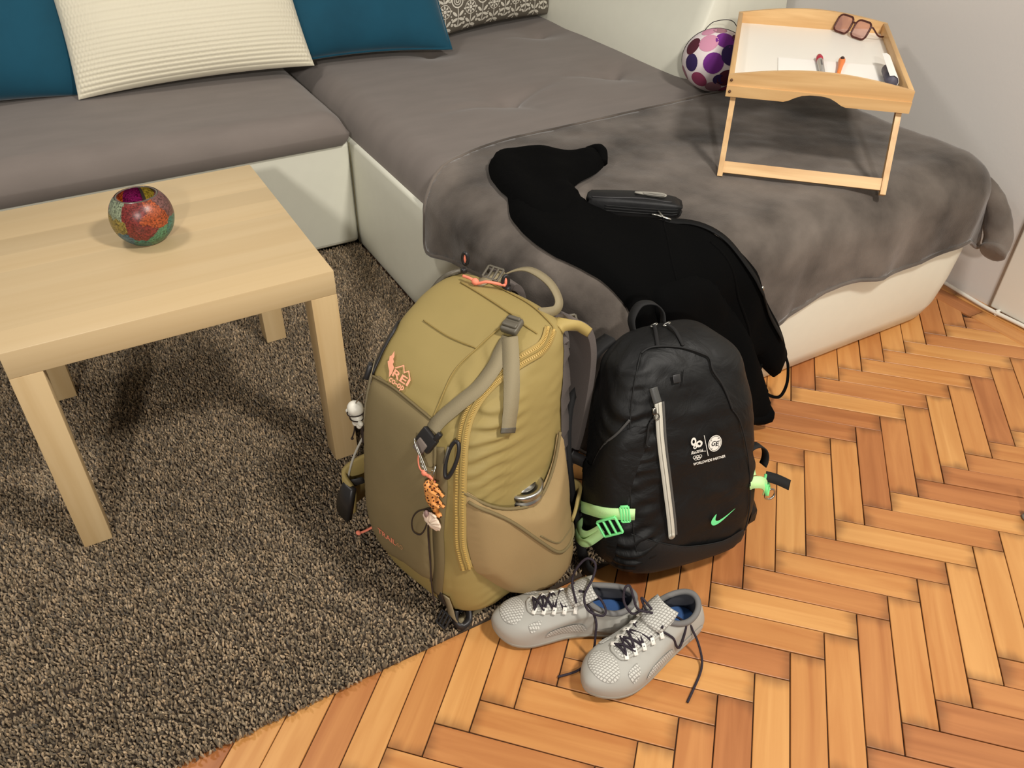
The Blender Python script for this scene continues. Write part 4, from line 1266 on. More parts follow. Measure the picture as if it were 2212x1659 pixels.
# steel bottle in the side pocket
bt = thing('steel_bottle', 'bottle with a ringed steel lid standing in the tan side pocket of the hiking backpack', 'bottle', GM_ @ Vector((.108, .020, .042)), rot=(0, 0, -radians(73)))
mesh('bottle_body', lathe([(0, 0), (.027, 0), (0.0342, .004), (0.0342, .165), (0.0296, .178), (0.0296, .182)], 28), mat('bottle_steel', S(150, 148, 142), .35, metal=.9), bt)
ld = mesh('lid', lathe([(0.0296, .182), (0.0359, .182), (0.0370, .185), (0.0370, .192), (0.0342, .194), (0.0342, .197), (0.0365, .199), (0.0365, .206), (0.0331, .209), (0.0308, .2075), (0.0285, .2075), (0.0274, .205), (0.0011, .205)], 32), M_STEEL, bt)
mesh('lid_disc', lathe([(0.0000, .206), (0.0217, .206), (0.0228, .2075), (0.0000, .208)], 24), M_STEEL, ld)

# ------------------------------------------------------------------ charms hanging from the hiking backpack
M_GIR = mat('giraffe_rubber', S(224, 150, 78), .5)
def spots(m_):
    nt = m_.node_tree; n = nt.nodes; L = nt.links; b = n['Principled BSDF']
    tc = n.new('ShaderNodeTexCoord'); vo = n.new('ShaderNodeTexVoronoi'); vo.inputs['Scale'].default_value = 185; vo.inputs['Randomness'].default_value = .5
    L.new(tc.outputs['Object'], vo.inputs['Vector'])
    rp = n.new('ShaderNodeValToRGB'); rp.color_ramp.interpolation = 'CONSTANT'
    rp.color_ramp.elements[0].color = S(74, 38, 22); rp.color_ramp.elements[1].color = S(226, 154, 84); rp.color_ramp.elements[1].position = .36
    L.new(vo.outputs['Distance'], rp.inputs['Fac']); L.new(rp.outputs['Color'], b.inputs['Base Color'])
spots(M_GIR)
gc = GS.snap((.050, -.116, .286), .014)[0]
gi = thing('giraffe_charm', 'small spotted toy giraffe hanging head down from the hiking backpack', 'toy', GM_ @ gc, rot=(0, 0, -radians(73)))
gb = MB()
gb.add(tube([(-.002, 0, .024), (-.004, 0, .020), (-.003, 0, .008), (0, 0, -.006), (.003, 0, -.014), (.005, 0, -.020)], [.003, .0066, .0070, .0078, .0062, .0040], 12))
gb.add(tube([(.003, 0, -.012), (.004, .001, -.022), (.006, .001, -.030)], [.0056, .0042, .0036], 10))
gb.add(ellipsoid((.0095, .001, -.0325), (.0072, .0038, .0038), 12, 8))
for z, s in ((.014, -1), (.014, 1), (-.007, -1), (-.007, 1)):
    gb.add(tube([(.000, s * .003, z), (.008, s * .0035, z - .0015), (.017, s * .0035, z - .003 - .003 * s), (.0195, s * .0035, z - .0035 - .003 * s)], [.0040, .0026, .0021, .0024], 8))
for s in (-1, 1): gb.add(tube([(.006, s * .002, -.034), (.003, s * .003, -.038)], [.0012, .0014], 6))
gb.add(tube([(-.002, 0, .023), (.006, 0, .0265), (.013, 0, .0275)], [.0018, .0014, .0020], 6))
mesh('giraffe', xf(gb.vf, Matrix.Diagonal((1.15, 1.35, 1.12, 1))), M_GIR, gi)
Gi = Matrix.Translation(gc).inverted()
mesh('chain', tube([Gi @ Vector(p) for p in [(.050, -.120, .312), (.048, -.118, .325), (.047, -.112, .336)]], .0011, 6), M_STEEL, gi)
rg_ = [Vector((-.004 + .013 * cos(t), -.003, .060 + .010 * sin(t))) for t in [pi * .95 + pi * 1.1 * i / 16 for i in range(17)]]
mesh('wire_ring', tube(rg_, .0010, 6), M_STEEL, gi)
pn = catmull([(-.040, .010, .088), (-.036, .004, .092), (-.030, 0, .084), (-.008, -.004, .053), (-.004, -.004, .052), (-.006, -.003, .056), (-.034, .004, .082)], 6)
mesh('safety_pin', tube(pn, .0009, 6), M_STEEL, gi)
# shell
sc = GS.snap(GK['shell'][0], .012)[0]
sh = thing('shell_charm', 'pale scallop shell tied with dark cord below the toy giraffe', 'shell', GM_ @ sc, rot=(0, 0, -radians(73)))
M_SHELL = mat('shell', S(240, 222, 198), .5, noise_scale=60, noise_amt=.0, col2=S(222, 190, 170))
def scallop(rx, rz):
    vs = [(0, -.001, .0)]; fs = []; nr, na = 8, 48
    for i in range(1, nr + 1):
        for k in range(na):
            a = 2 * pi * k / na; r = i / nr
            rid = 1 + .05 * cos(a * 12) * r
            vs.append((rx * r * cos(a) * rid, -.006 * (1 - r * r) - .0012 * cos(a * 12) * r * (1 - r * .3), rz * r * sin(a) * rid))
    for k in range(na): fs.append((0, 1 + (k + 1) % na, 1 + k))
    for i in range(nr - 1):
        for k in range(na): fs.append((1 + i * na + k, 1 + i * na + (k + 1) % na, 1 + (i + 1) * na + (k + 1) % na, 1 + (i + 1) * na + k))
    return vs, fs
so = mesh('shell_valve', scallop(.019, .0150), M_SHELL, sh); md = so.modifiers.new('t', 'SOLIDIFY'); md.thickness = .0025
mesh('shell_valve', xf(ellipsoid((-.009, -.004, .011), (.005, .004, .008), 12, 8), Matrix.Rotation(.0, 4, 'Y')), mat('shell_mauve', S(150, 122, 116), .5), sh)
mesh('shell_ear', box((.004, -.002, .0155), (.014, .004, .005), .0015), M_SHELL, sh)
Si = Matrix.Translation(sc).inverted()
M_DCORD = mat('dark_cord', S(48, 36, 30), .8)
mesh('cord', tube(catmull([Si @ (Vector(p) + Vector((0, -.016, 0))) for p in [(.052, -.118, .262), (.055, -.120, .245), (.056, -.127, .225), (.062, -.132, .16), (.064, -.134, .10), (.066, -.132, .05)]], 8), .0013, 6), M_DCORD, sh)
mesh('cord_loop', tube(catmull([Si @ (Vector(p) + Vector((0, -.012, 0))) for p in [(.050, -.118, .260), (.030, -.128, .245), (.020, -.133, .222), (.024, -.136, .202), (.040, -.134, .204), (.048, -.128, .225), (.048, -.120, .255)]], 8), .0011, 6), M_DCORD, sh)
# carabiner
cc = GS.snap((.055, -.086, .352), .010)[0]
ca = thing('carabiner', 'black plastic carabiner clipped beside the front buckle of the hiking backpack', 'carabiner', GM_ @ cc, rot=(0, 0, -radians(73)))
nn_ = GS.snap((.055, -.086, .352))[1]
lp = [(.0085 * cos(t) * (1 + .15 * sin(t)), .031 * sin(t), 0) for t in [2 * pi * i / 36 for i in range(36)]]
mesh('carabiner_body', place(tube(lp, .0032, 8, closed=True), Vector((.010, 0, -.004)), nn_, (.08, 0, 1)), M_DARKP, ca)
mesh('gate', place(tube([(.0098, -.010, .001), (.0098, .018, .001)], .0026, 8), Vector((.010, 0, -.004)), nn_, (.08, 0, 1)), M_BUCK, ca)
# white figurine on the far side
fc = Vector((-.182, -.090, .295))
fg = thing('figurine_charm', 'tiny white plastic figurine hanging at the left side of the hiking backpack', 'toy', GM_ @ fc, rot=(0, 0, -radians(73)))
M_FIG = mat('white_vinyl', S(232, 228, 214), .4)
fb = MB()
fb.add(ellipsoid((0, 0, .012), (.0155, .014, .0145), 18, 12)); fb.add(ellipsoid((0, .001, -.010), (.0125, .010, .012), 16, 10))
fb.add(ellipsoid((-.012, -.003, -.006), (.009, .005, .0055), 12, 8)); fb.add(ellipsoid((-.019, -.003, -.002), (.0045, .004, .0045), 10, 8)); fb.add(ellipsoid((.013, -.003, -.012), (.007, .005, .006), 12, 8))
fb.add(ellipsoid((-.005, -.001, -.022), (.0055, .005, .007), 10, 8)); fb.add(ellipsoid((.006, -.001, -.022), (.0055, .005, .007), 10, 8))
mesh('figurine', fb.vf, M_FIG, fg)
mesh('band', tube([(.0158 * cos(t), .0143 * sin(t), .004 + .003 * cos(t)) for t in [2 * pi * i / 28 for i in range(28)]], .0012, 6, closed=True), M_DCORD, fg)
mesh('belt', tube([(.0128 * cos(t), .0108 * sin(t), -.008) for t in [2 * pi * i / 28 for i in range(28)]], .0011, 6, closed=True), M_DCORD, fg)
mesh('ball_chain', tube(catmull([(.004, 0, .026), (.008, .004, .036), (.014, .01, .046)], 6), .0013, 6), M_STEEL, fg)
mesh('cord', tube(catmull([(-.008, 0, -.028), (-.010, -.002, -.045), (-.016, -.004, -.062)], 6), .0014, 6), M_DCORD, fg)
mesh('cord_bead', ellipsoid((-.016, -.004, -.064), (.0028, .0028, .0028), 8, 6), M_DCORD, fg)
mesh('tassel', tube(catmull([(.006, .004, -.026), (.010, .002, -.045), (.012, 0, -.058)], 6), [.003] * 13, 6), M_DCORD, fg)
# ------------------------------------------------------------------ black backpack
M_BLK_N = mat('black_nylon', S(17, 17, 17), .55, spec=.36, noise_scale=14, noise_amt=.2, bump_scale=16, bump=.55, bdist=.006, bdistort=1.6)
M_BLK_W = mat('black_webbing', S(20, 19, 19), .8)
BP = thing('black_backpack', 'small black backpack with neon green straps and a silver zip', 'backpack', (.985, -.532, .014), rot=(-radians(12), 0, -radians(10)))
BSEC = [(0.0, 0.109, -0.055, 0.06, -0.009), (0.018, 0.141, -0.08, 0.075, -0.009), (0.07, 0.156, -0.09, 0.08, -0.009), (0.15, 0.157, -0.088, 0.08, -0.009), (0.25, 0.151, -0.08, 0.08, -0.009), (0.33, 0.139, -0.068, 0.08, -0.009), (0.39, 0.121, -0.05, 0.078, -0.009), (0.42, 0.091, -0.03, 0.074, -0.009), (0.436, 0.064, -0.008, 0.06, -0.009), (0.44, 0.029, 0.01, 0.04, -0.009)]
def b_wrinkle(v):
    q = noise.noise(Vector((v.x * 8, v.y * 8, v.z * 8)))
    w = 0.0
    if v.x < -.06:     # gathers along the left side panel
        w += .0030 * min(1, (-.06 - v.x) / .04) * sin((v.z * 1.0 - v.x * .5 - v.y * .7) * 230 + 6 * q) * (.4 + abs(q))
    if v.y < -.02:
        w += .0024 * noise.noise(Vector((v.x * 26 + v.z * 30, 0, v.z * 16 - v.x * 14))) + .0016 * max(0, 1 - abs(v.x + .1) / .03) * sin(v.z * 300 + 4 * q)
        w += .0035 * exp(-((v.x - (.36 - v.z) * .55 + .02) / .008) ** 2) * (1 if .24 < v.z < .37 else 0) * -1
    return w + .004 * noise.noise(Vector((v.x * 11, v.y * 11, v.z * 9))) + .003 * noise.noise(Vector((v.x * 20 + v.z * 14, v.y * 20, v.z * 34))) * (1 if v.y < 0 else .4)
B_BODY = pack_body(BSEC, n=132, sub=16, wrinkle=b_wrinkle, e=3.2)
mesh('body', B_BODY, M_BLK_N, BP)
BS = Skin(pack_body(BSEC, n=132, sub=16, e=3.2))      # smooth guide for straps and prints
# landmarks of the black backpack in its own coordinates (metres)
BK = {
    'seamL': [(-.081, -.016, .423), (-.106, -.04, .383), (-.119, -.053, .331), (-.126, -.065, .25), (-.127, -.071, .179), (-.123, -.079, .104), (-.113, -.079, .038)],
    'seamT': [(-.081, -.016, .423), (-.059, -.015, .429), (-.013, -.026, .424), (.021, -.037, .41), (.032, -.041, .401), (.034, -.051, .383)],
    'zip': [(-.074, -.059, .352), (-.075, -.074, .287), (-.068, -.081, .207), (-.06, -.087, .131), (-.057, -.089, .097)],
    'garage': [(-.078, -.055, .367), (-.074, -.059, .352)],
    'pull': [(-.081, -.062, .34), (-.092, -.064, .326), (-.097, -.068, .299)],
    'rio': [(-.019, -.077, .281), (.0, -.081, .254), (-.02, -.081, .259), (.004, -.081, .248), (-.013, -.082, .253)],
    'div': [(.006, -.077, .279), (.014, -.081, .239)],
    'ge': [(.027, -.079, .258)],
    'wp': [(-.014, -.084, .23), (.047, -.078, .227), (-.016, -.083, .235)],
    'sw': [(.025, -.089, .099), (.034, -.088, .118), (.069, -.086, .111), (.05, -.088, .097)],
    'strapL': [(-.163, .033, .101), (-.162, -.031, .146), (-.146, -.061, .163), (-.126, -.073, .162)],
    'buckL': [(-.155, -.049, .134)],
    'strapL2': [(-.163, .032, .083), (-.165, -.017, .105), (-.159, -.042, .125)],
    'strapL3': [(-.162, .032, .068), (-.167, -.009, .08), (-.159, -.043, .113)],
    'strapR': [(.077, -.085, .138), (.093, -.082, .128), (.105, -.079, .113)],
    'lpocket': [(-.12, -.053, .327), (-.139, -.047, .302), (-.156, -.028, .27), (-.164, -.0, .215)],
    'lpocket2': [(-.164, -.0, .215), (-.158, .035, .216)],
    'botseam': [(-.129, -.076, .114), (-.082, -.089, .089), (-.026, -.089, .063), (.055, -.085, .049), (.1, -.076, .055)],
    'hz': [(-.05, .057, .435), (-.01, .061, .435)],
    'zp': [(-.027, .04, .44), (-.006, .034, .44)],
    'zpc': [(-.051, -.016, .429), (-.008, -.025, .426)],
    'tagp': [(-.048, -.046, .396), (-.038, -.046, .398)],
    'shL': [(-.111, .057, .398), (-.139, .048, .332), (-.153, .04, .265)],
}

bF = lambda x, z, o=0.0: BS.cast((x, -.5, z), (0, 1, 0), o)[0]
M_NSEAM = mat('black_seam', S(14, 14, 14), .7)
M_NEON = mat('neon_green_webbing', S(200, 246, 172), .7, bump_scale=600, bump=.2)
M_NEONP = mat('neon_green_plastic', S(130, 236, 150), .4)
M_SILV = mat('silver_zip_tape', S(202, 198, 184), .42, spec=.5)
M_WPRINT = mat('white_print_nylon', S(228, 224, 214), .6)
for k in ('seamL', 'botseam'):
    mesh('seam', BS.cord(BK[k], .0011, 8, .0030), M_NSEAM, BP)
mesh('top_zip', BS.cord(BK['seamT'] + [(.050, -.062, .355), (.066, -.07, .31)], .0020, 8, .0030), M_NSEAM, BP)
mesh('seam', BS.cord([(.066, -.07, .31), (.085, -.078, .28), (.105, -.08, .20), (.112, -.078, .12), (.105, -.075, .05)], .0011, 8, .0030), M_NSEAM, BP)
# silver zip
sz = mesh('front_zip', BS.strap(BK['zip'], .0125, .0016, 10, .0042), M_SILV, BP)
mesh('zip_line', BS.cord(BK['zip'], .0008, 10, .0060), mat('zip_line', S(150, 146, 134), .5), sz)
e0, en = BS.snap(BK['zip'][-1], .0042)
mesh('zip_end', place(lathe([(0, 0), (.00625, 0), (.00625, .0016), (0, .0016)], 18), e0, en, (0, 0, 1)), M_SILV, sz)
mesh('zip_border', BS.strap([(p[0] + .009, p[1], p[2]) for p in BK['zip']], .004, .0016, 10, .0038), mat('zip_grey_edge', S(84, 82, 78), .7), sz)
mesh('zip_garage', BS.strap([(-.0785, -.05, .376), (-.0775, -.055, .366), (-.075, -.06, .352)], .014, .0030, 6, .004), mat('grey_rubber', S(74, 74, 72), .45), sz)
M_GUN = mat('gunmetal', S(120, 116, 108), .3, metal=1.0)
for p in BK['pull'][:1]:
    q, n_ = BS.snap(p, .0085)
    mesh('zip_slider', place(box((.002, 0, 0), (.008, .012, .005), .002), q, n_, (0, 0, 1)), M_GUN, sz)
    mesh('slider_ring', place(tube([(.0045 * cos(t) - .001, -.010 + .0055 * sin(t), .001) for t in [2 * pi * i / 18 for i in range(18)]], .0012, 6, closed=True), q, n_, (0, 0, 1)), M_GUN, sz)
pc = [BS.snap(p, .0085)[0] for p in [(-.083, -.06, .328), (-.092, -.06, .318), (-.097, -.066, .300), (-.099, -.068, .285), (-.094, -.068, .280)]]
mesh('zip_cord', tube(catmull(pc, 6), .0018, 6), M_BLK_W, sz)
# small moulded tag
q, n_ = BS.snap((-.030, -.055, .385), .0045)
mesh('tag', place(box((.006, 0, 0), (.014, .014, .002), .0008), q, n_, (0, 0, 1)), mat('tag_black', S(44, 43, 43), .35), BP)
mesh('tag_slot', place(box((-.006, .002, .0005), (.0022, .024, .002), .0006), q, n_, (.25, 0, 1)), M_NSEAM, BP)
# side pocket on the left
mesh('side_pocket_edge', BS.strap(BK['lpocket'], .004, .0030, 8, .001), mat('pocket_edge_grey', S(70, 69, 68), .6), BP)
mesh('side_pocket', puff(smooth2d([(-.066, .315), (-.045, .296), (-.022, .262), (.004, .215), (.04, .20), (.05, .06), (.02, .035), (-.05, .04), (-.068, .12), (-.072, .24)], 3), .010, lambda y, z, o: BS.cast((-.5, y, z), (1, 0, 0), o)[0], .006, .02, .0035), M_BLK_N, BP)
mesh('bottom_panel', puff(smooth2d([(-.115, .098), (-.07, .084), (-.02, .062), (.05, .050), (.10, .056), (.108, .03), (.09, .012), (-.10, .012), (-.118, .04)], 3), .010, bF, .003, .012, .003), mat('black_ripstop', S(22, 21, 21), .6, bump_scale=500, bump=.15), BP)
# haul loop, zip pulls
hp_ = catmull([(-.055, .060, .428), (-.056, .066, .452), (-.038, .072, .472), (-.012, .070, .470), (.002, .066, .452), (.0, .06, .43)], 8)
mesh('haul_loop', ribbon(hp_, [(Vector((p.x + .026, 0, p.z - .43))).normalized() for p in hp_], .020, .0025), M_BLK_W, BP)
for a, b in zip(BK['zp'], BK['zpc']):
    p0 = BS.snap(a, .004)[0]
    z_ = mesh('zip_pull', tube([p0 + Vector((.006 * cos(t), .003 * sin(t), .002 * cos(t))) for t in [2 * pi * i / 18 for i in range(18)]], .0014, 6, closed=True), M_STEEL, BP)
    mid = BS.snap(Vector(a).lerp(Vector(b), .5), .004)[0]; p1 = BS.snap(b, .003)[0]
    mesh('pull_tape', ribbon(catmull([p0, mid, p1], 8), [BS.snap(mid)[1]] * 17, .006, .0015), M_BLK_W, z_)
# shoulder straps at the back, left one showing along the side
sl = catmull([(-.085, .085, .41), (-.125, .085, .385), (-.165, .085, .32), (-.180, .075, .24), (-.178, .065, .15), (-.165, .065, .06)], 8)
mesh('shoulder_strap', ribbon(sl, [Vector((-1, .2, .3))] * len(sl), .055, .010), M_BLK_W, BP)
sr = catmull([(.05, .085, .41), (.08, .090, .38), (.10, .095, .30), (.11, .09, .2), (.12, .085, .08)], 8)
mesh('shoulder_strap', ribbon(sr, [Vector((1, .4, .3))] * len(sr), .055, .010), M_BLK_W, BP)
fl_ = catmull([(-.170, .05, .085), (-.183, .02, .05), (-.186, -.01, .012), (-.180, -.035, .004)], 8)
mesh('webbing_tail', ribbon(fl_, [Vector((-1, -.4, .3))] * len(fl_), .024, .002), M_BLK_W, BP)
# neon compression straps: left side with a slider buckle and doubled loops
mesh('neon_strap', BS.strap([(-.168, .035, .112), (-.168, .0, .130), (-.160, -.038, .148), (-.142, -.064, .158), (-.122, -.075, .158)], .022, .002, 8, .010), M_NEON, BP)
for dz, ex in ((-.020, .0), (-.036, .004)):
    pts = [(-.176 - ex, .036, .100 + dz), (-.188 - ex, .004, .100 + dz), (-.186 - ex, -.026, .112 + dz), (-.172, -.052, .132 + dz * .6)]
    P_ = catmull(pts, 8)
    mesh('neon_loop', ribbon(P_, [Vector((-.75, -.75, .3))] * len(P_), .016, .002), M_NEON, BP)
qn, nn_ = BS.snap((-.150, -.056, .130), .014)
mesh('neon_buckle', ladder_buckle(qn, nn_, (.7, -.3, .4), .030, .040, .006), M_NEONP, BP)
q2, n2 = BS.snap((-.135, -.068, .158), .010)
mesh('neon_loop_lock', ladder_buckle(q2, n2, (1, -.2, .1), .030, .014, .005), M_NEONP, BP)
# right side
r0 = [(.110, -.076, .150), (.122, -.070, .146), (.142, -.066, .138), (.158, -.058, .122), (.164, -.05, .105)]
P_ = catmull(r0, 8)
mesh('neon_strap', ribbon(P_, [Vector((.5, -1, .4))] * len(P_), .022, .002), M_NEON, BP)
mesh('neon_strap_end', ribbon(catmull([(.124, -.066, .158), (.126, -.055, .176), (.122, -.045, .196)], 6), [Vector((.3, -1, .2))] * 13, [.014 - .001 * i for i in range(13)], .002), M_NEON, BP)
mesh('neon_buckle', ladder_buckle(Vector((.166, -.052, .118)), (.8, -.8, .3), (.2, 0, -1), .026, .030, .006), M_NEONP, BP)
ro = [(.150 + .024 * cos(t), -.030, .165 + .030 * sin(t)) for t in [-.6 + 3.6 * i / 20 for i in range(21)]]
mesh('webbing_loop', ribbon(ro, [Vector((cos(-.6 + 3.6 * i / 20), 0, sin(-.6 + 3.6 * i / 20))) for i in range(21)], .020, .0025), M_BLK_W, BP)
mesh('webbing_tail', ribbon(catmull([(.168, -.045, .132), (.190, -.050, .122), (.215, -.056, .106)], 6), [Vector((.2, -1, .6))] * 13, .020, .002), M_BLK_W, BP)
mesh('strap_ring', tube([(.182 + .011 * cos(t), -.045, .088 + .011 * sin(t)) for t in [2 * pi * i / 20 for i in range(20)]], .0022, 6, closed=True), M_STEEL, BP)
mesh('side_flare', puff(smooth2d([(.06, .03), (.045, .075), (.0, .085), (-.045, .07), (-.05, .035), (0, .02)], 4), .012, lambda y, z, o: BS.cast((.5, y, z), (-1, 0, 0), o)[0], .020, .03, .001), M_BLK_N, BP)

# prints on the front
def ring2(cx, cy, r0, r1, n=22, a0=0, a1=2 * pi, sy=1.0):
    V = []; F = []
    full = abs(a1 - a0 - 2 * pi) < 1e-6
    m_ = n if full else n + 1
    for i in range(m_):
        a = a0 + (a1 - a0) * i / n
        for r in (r0, r1): V.append((cx + r * cos(a), cy + r * sin(a) * sy))
    for i in range(n):
        j = (i + 1) % m_; F.append((2 * i, 2 * i + 1, 2 * j + 1, 2 * j))
    return V, F
def pr(parts, name, m_=M_WPRINT, off=.0048):
    o = mesh(name, decal(parts, bF, off), m_, BP, smooth=False); return o
# ribbon-like emblem with script line and three interlaced hoops below
em = [ring2(-.014, .272, .0024, .0052, 18, sy=1.45), ring2(-.0035, .2655, .0030, .0066, 20, sy=.95), ring2(-.0115, .2615, .0016, .0036, 14)]
em.append(polyf(stroke((-.012, .268), (-.004, .2625), .0022)))
em.append(txt('Rio2016', -.0195, .2495, .0055, .0225, True, .3)); em.append(polyf(stroke((.002, .2505), (.0095, .2490), .0010)))
for i in range(3): em.append(ring2(-.0128 + i * .0056, .2425 - .0003 * i, .0024, .0033, 16))
for i in range(2): em.append(ring2(-.0100 + i * .0056, .2395 - .0003 * i, .0024, .0033, 16))
pr(em, 'event_print')
pr([polyf(stroke((.0065, .279), (.0138, .239), .0011))], 'divider_print')
ge = [ring2(.0275, .2590, .0120, .0134, 32, sy=1.12), ring2(.0275, .2590, .0, .0112, 32, sy=1.12)]
pr(ge, 'round_emblem_print')
mono = [txt('G', .0195, .2555, .0085, .0075, True, .25), txt('E', .0280, .2540, .0085, .0065, True, .25)]
for k in range(4):
    a = pi / 4 + k * pi / 2
    mono.append(ring2(.0275 + .0094 * cos(a), .2590 + .0105 * sin(a), .0004, .0011, 10, a - 1.2, a + 2.6))
pr(mono, 'emblem_monogram_print', M_NSEAM, .0053)
pr([txt('WORLDWIDE PARTNER', -.0155, .2275, .0050, .0640, True)], 'caption_print')
sw = smooth2d([(.022, .104), (.024, .097), (.031, .0945), (.042, .098), (.056, .106), (.073, .1165), (.055, .1085), (.042, .1035), (.034, .1025), (.0305, .107), (.0325, .1175), (.0255, .111)], 4)
pr([polyf(sw)], 'swoosh_print', mat('green_print', S(112, 228, 150), .5))
# ------------------------------------------------------------------ black hoodie draped over the blanket
M_HOOD = mat('black_fleece', S(8, 8, 8), .95, spec=.06, sheen=.0, bump_scale=300, bump=.2)
M_HOODS = mat('black_rib', S(6, 6, 6), .9, spec=.08)
hd = thing('hoodie', 'black fleece hoodie lying over the blanket and hanging off the chaise end', 'clothing', (1.2, -.1, ZB))
HS = Vector((1.2, -.1, ZB))
def hfn(lift=0.0, out=0.0):
    def fn(X, Y, o):
        k = max(0, min((-.30 - Y) / .30, 1)); k = k * k * (3 - 2 * k)
        w = .004 * noise.noise(Vector((X * 9, Y * 9, 4))) + .006 * sin((X * 3 - Y) * 16 + 2 * noise.noise(Vector((X * 4, Y * 4, 0))))* min(1, o / .012)
        return drape(X, Y, .014 + lift + o + w * .5 + out * k, bl_fold)
    return fn
SL1 = [(1.023, .276), (1.053, .326), (1.095, .358), (1.147, .353), (1.194, .322), (1.245, .290), (1.290, .270), (1.308, .240), (1.288, .192), (1.236, .152), (1.182, .133), (1.145, .108), (1.137, .066), (1.06, -.007), (.992, .03), (.995, .142), (1.004, .219)]
BODY = [(1.035, .203), (1.10, .196), (1.149, .114), (1.137, .053), (1.151, -.011), (1.171, -.066), (1.22, -.112), (1.263, -.149), (1.294, -.187), (1.325, -.222), (1.351, -.253), (1.375, -.283), (1.413, -.35), (1.454, -.411), (1.497, -.480), (1.522, -.525), (1.508, -.543), (1.490, -.566), (1.465, -.558), (1.425, -.518), (1.398, -.483), (1.392, -.53), (1.38, -.58), (1.34, -.60), (1.24, -.60), (1.124, -.56), (1.068, -.414), (1.046, -.315), (1.039, -.271), (1.022, -.245), (.999, -.209), (.978, -.175), (.96, -.123), (.955, -.044), (.96, .029), (.975, .094)]
SL2 = [(1.08, -.254), (1.137, -.235), (1.205, -.241), (1.26, -.275), (1.323, -.358), (1.368, -.446), (1.396, -.52), (1.408, -.578), (1.410, -.612), (1.390, -.620), (1.36, -.618), (1.30, -.600), (1.235, -.54), (1.17, -.44), (1.11, -.338)]
mesh('torso', puff(smooth2d(BODY, 3), .013, hfn(0, .015), .020, .045, .001), M_HOOD, hd, shift=HS)
s1 = mesh('sleeve', puff(smooth2d(SL1, 3), .011, hfn(.004), .026, .05, .001), M_HOOD, hd, shift=HS)
cf = [hfn(.004)(x, y, .006) for x, y in ((1.291, .238), (1.284, .228), (1.272, .205))]
mesh('cuff', tube(catmull([hfn(.004)(x, y, o) for x, y, o in ((1.292, .268, .004), (1.303, .244, .016), (1.299, .220, .017), (1.284, .196, .004))], 6), .013, 10), M_HOODS, s1, shift=Vector((0, 0, 0)) + HS)
s2 = mesh('sleeve', puff(smooth2d(SL2, 3), .011, hfn(.010, .058), .030, .05, .001), M_HOOD, hd, shift=HS)
CF = [(1.322, -.560), (1.37, -.575), (1.408, -.575), (1.412, -.612), (1.390, -.622), (1.36, -.620), (1.325, -.606)]
mesh('cuff', puff(smooth2d(CF, 3), .009, hfn(.014, .058), .031, .035, .001), M_HOODS, s2, shift=HS)
def hcord(pts, r, o, lift=0.0, m_=M_HOODS, name='seam', par=None):
    P_ = [hfn(lift, .015)(x, y, o) for x, y in smooth2d(pts, 6, False)]
    return mesh(name, tube(P_, r, 7), m_, par or hd, shift=HS)
zt = [hfn(.0, .015)(x, y, .0205) for x, y in smooth2d([(1.207, -.126), (1.258, -.172), (1.298, -.212), (1.326, -.252), (1.367, -.305), (1.41, -.375), (1.45, -.44)], 6, False)]
zpr = mesh('zipper', ribbon(zt, [Vector((.3, -.6, .8))] * len(zt), .015, .002), mat('black_zip', S(15, 15, 15), .7, spec=.2), hd, shift=HS)
hcord([(1.205, -.135), (1.152, -.208), (1.147, -.267), (1.155, -.329)], .003, .0195)
hcord([(1.255, -.205), (1.283, -.242), (1.312, -.31), (1.345, -.39), (1.365, -.46)], .004, .0190)
mesh('zip_pull', tube([hfn()(1.204 + a, -.125 + b, .026) for a, b in ((-.014, .012), (-.004, .003), (.004, -.006), (.012, -.018))], .0024, 7), M_STEEL, zpr, shift=HS)
mesh('zip_pull', tube([hfn()(1.206 + a, -.123 + b, .028) for a, b in ((.004, .014), (.0, .0), (-.003, -.014))], .0020, 7), M_STEEL, zpr, shift=HS)
q = hfn(.0, .015)(1.372, -.300, .012)
mesh('rivet', ellipsoid(q, (.005, .004, .008), 10, 8), M_STEEL, hd, shift=HS)
# hanging loop at the hem
L0 = [hfn(.0, .015)(x, y, o) for x, y, o in ((1.412, -.50, .010), (1.402, -.530, .020), (1.412, -.562, .034), (1.45, -.582, .042), (1.492, -.575, .034), (1.510, -.545, .020), (1.505, -.520, .010))]
LP_ = catmull(L0, 8)
mesh('hem_loop', ribbon(LP_, [Vector((0, -.6, .8))] * len(LP_), .007, .002), M_HOODS, hd, shift=HS)

# ------------------------------------------------------------------ folded nylon pouch on the hoodie
PC_ = Vector((1.203, -.034, ZB + .030))
pou = thing('nylon_pouch', 'small black folded nylon pouch with a grey cord lying on the blanket beside the hoodie', 'pouch', PC_)
ax = Vector((.165, -.125, 0)).normalized(); ay = Vector((-ax.y, ax.x, 0))
def pp(a, b, z): return ax * a + ay * b + Vector((0, 0, z))
rings = []
for a, w, hgt, sh_ in [(-.098, .004, .006, 0), (-.096, .018, .016, 0), (-.088, .023, .020, .001), (-.05, .026, .022, .002), (0, .027, .022, .003), (.05, .027, .021, .003), (.085, .024, .018, 0), (.098, .018, .013, -.002), (.101, .004, .005, -.002)]:
    ring = []
    for k in range(24):
        t = 2 * pi * k / 24; c_, s_ = cos(t), sin(t)
        e_ = .38
        ring.append(pp(a + .003 * sin(3 * t), w * (abs(c_) ** e_) * (1 if c_ > 0 else -1) + sh_, hgt * (abs(s_) ** e_) * (1 if s_ > 0 else -1) + .0025 * noise.noise(Vector((a * 40, t * 2, 0)))))
    rings.append(ring)
pb_ = loft(rings)
mesh('pouch_body', pb_, mat('pouch_nylon', S(17, 17, 18), .55, bump_scale=60, bump=.3), pou)
ps = Skin(pb_)
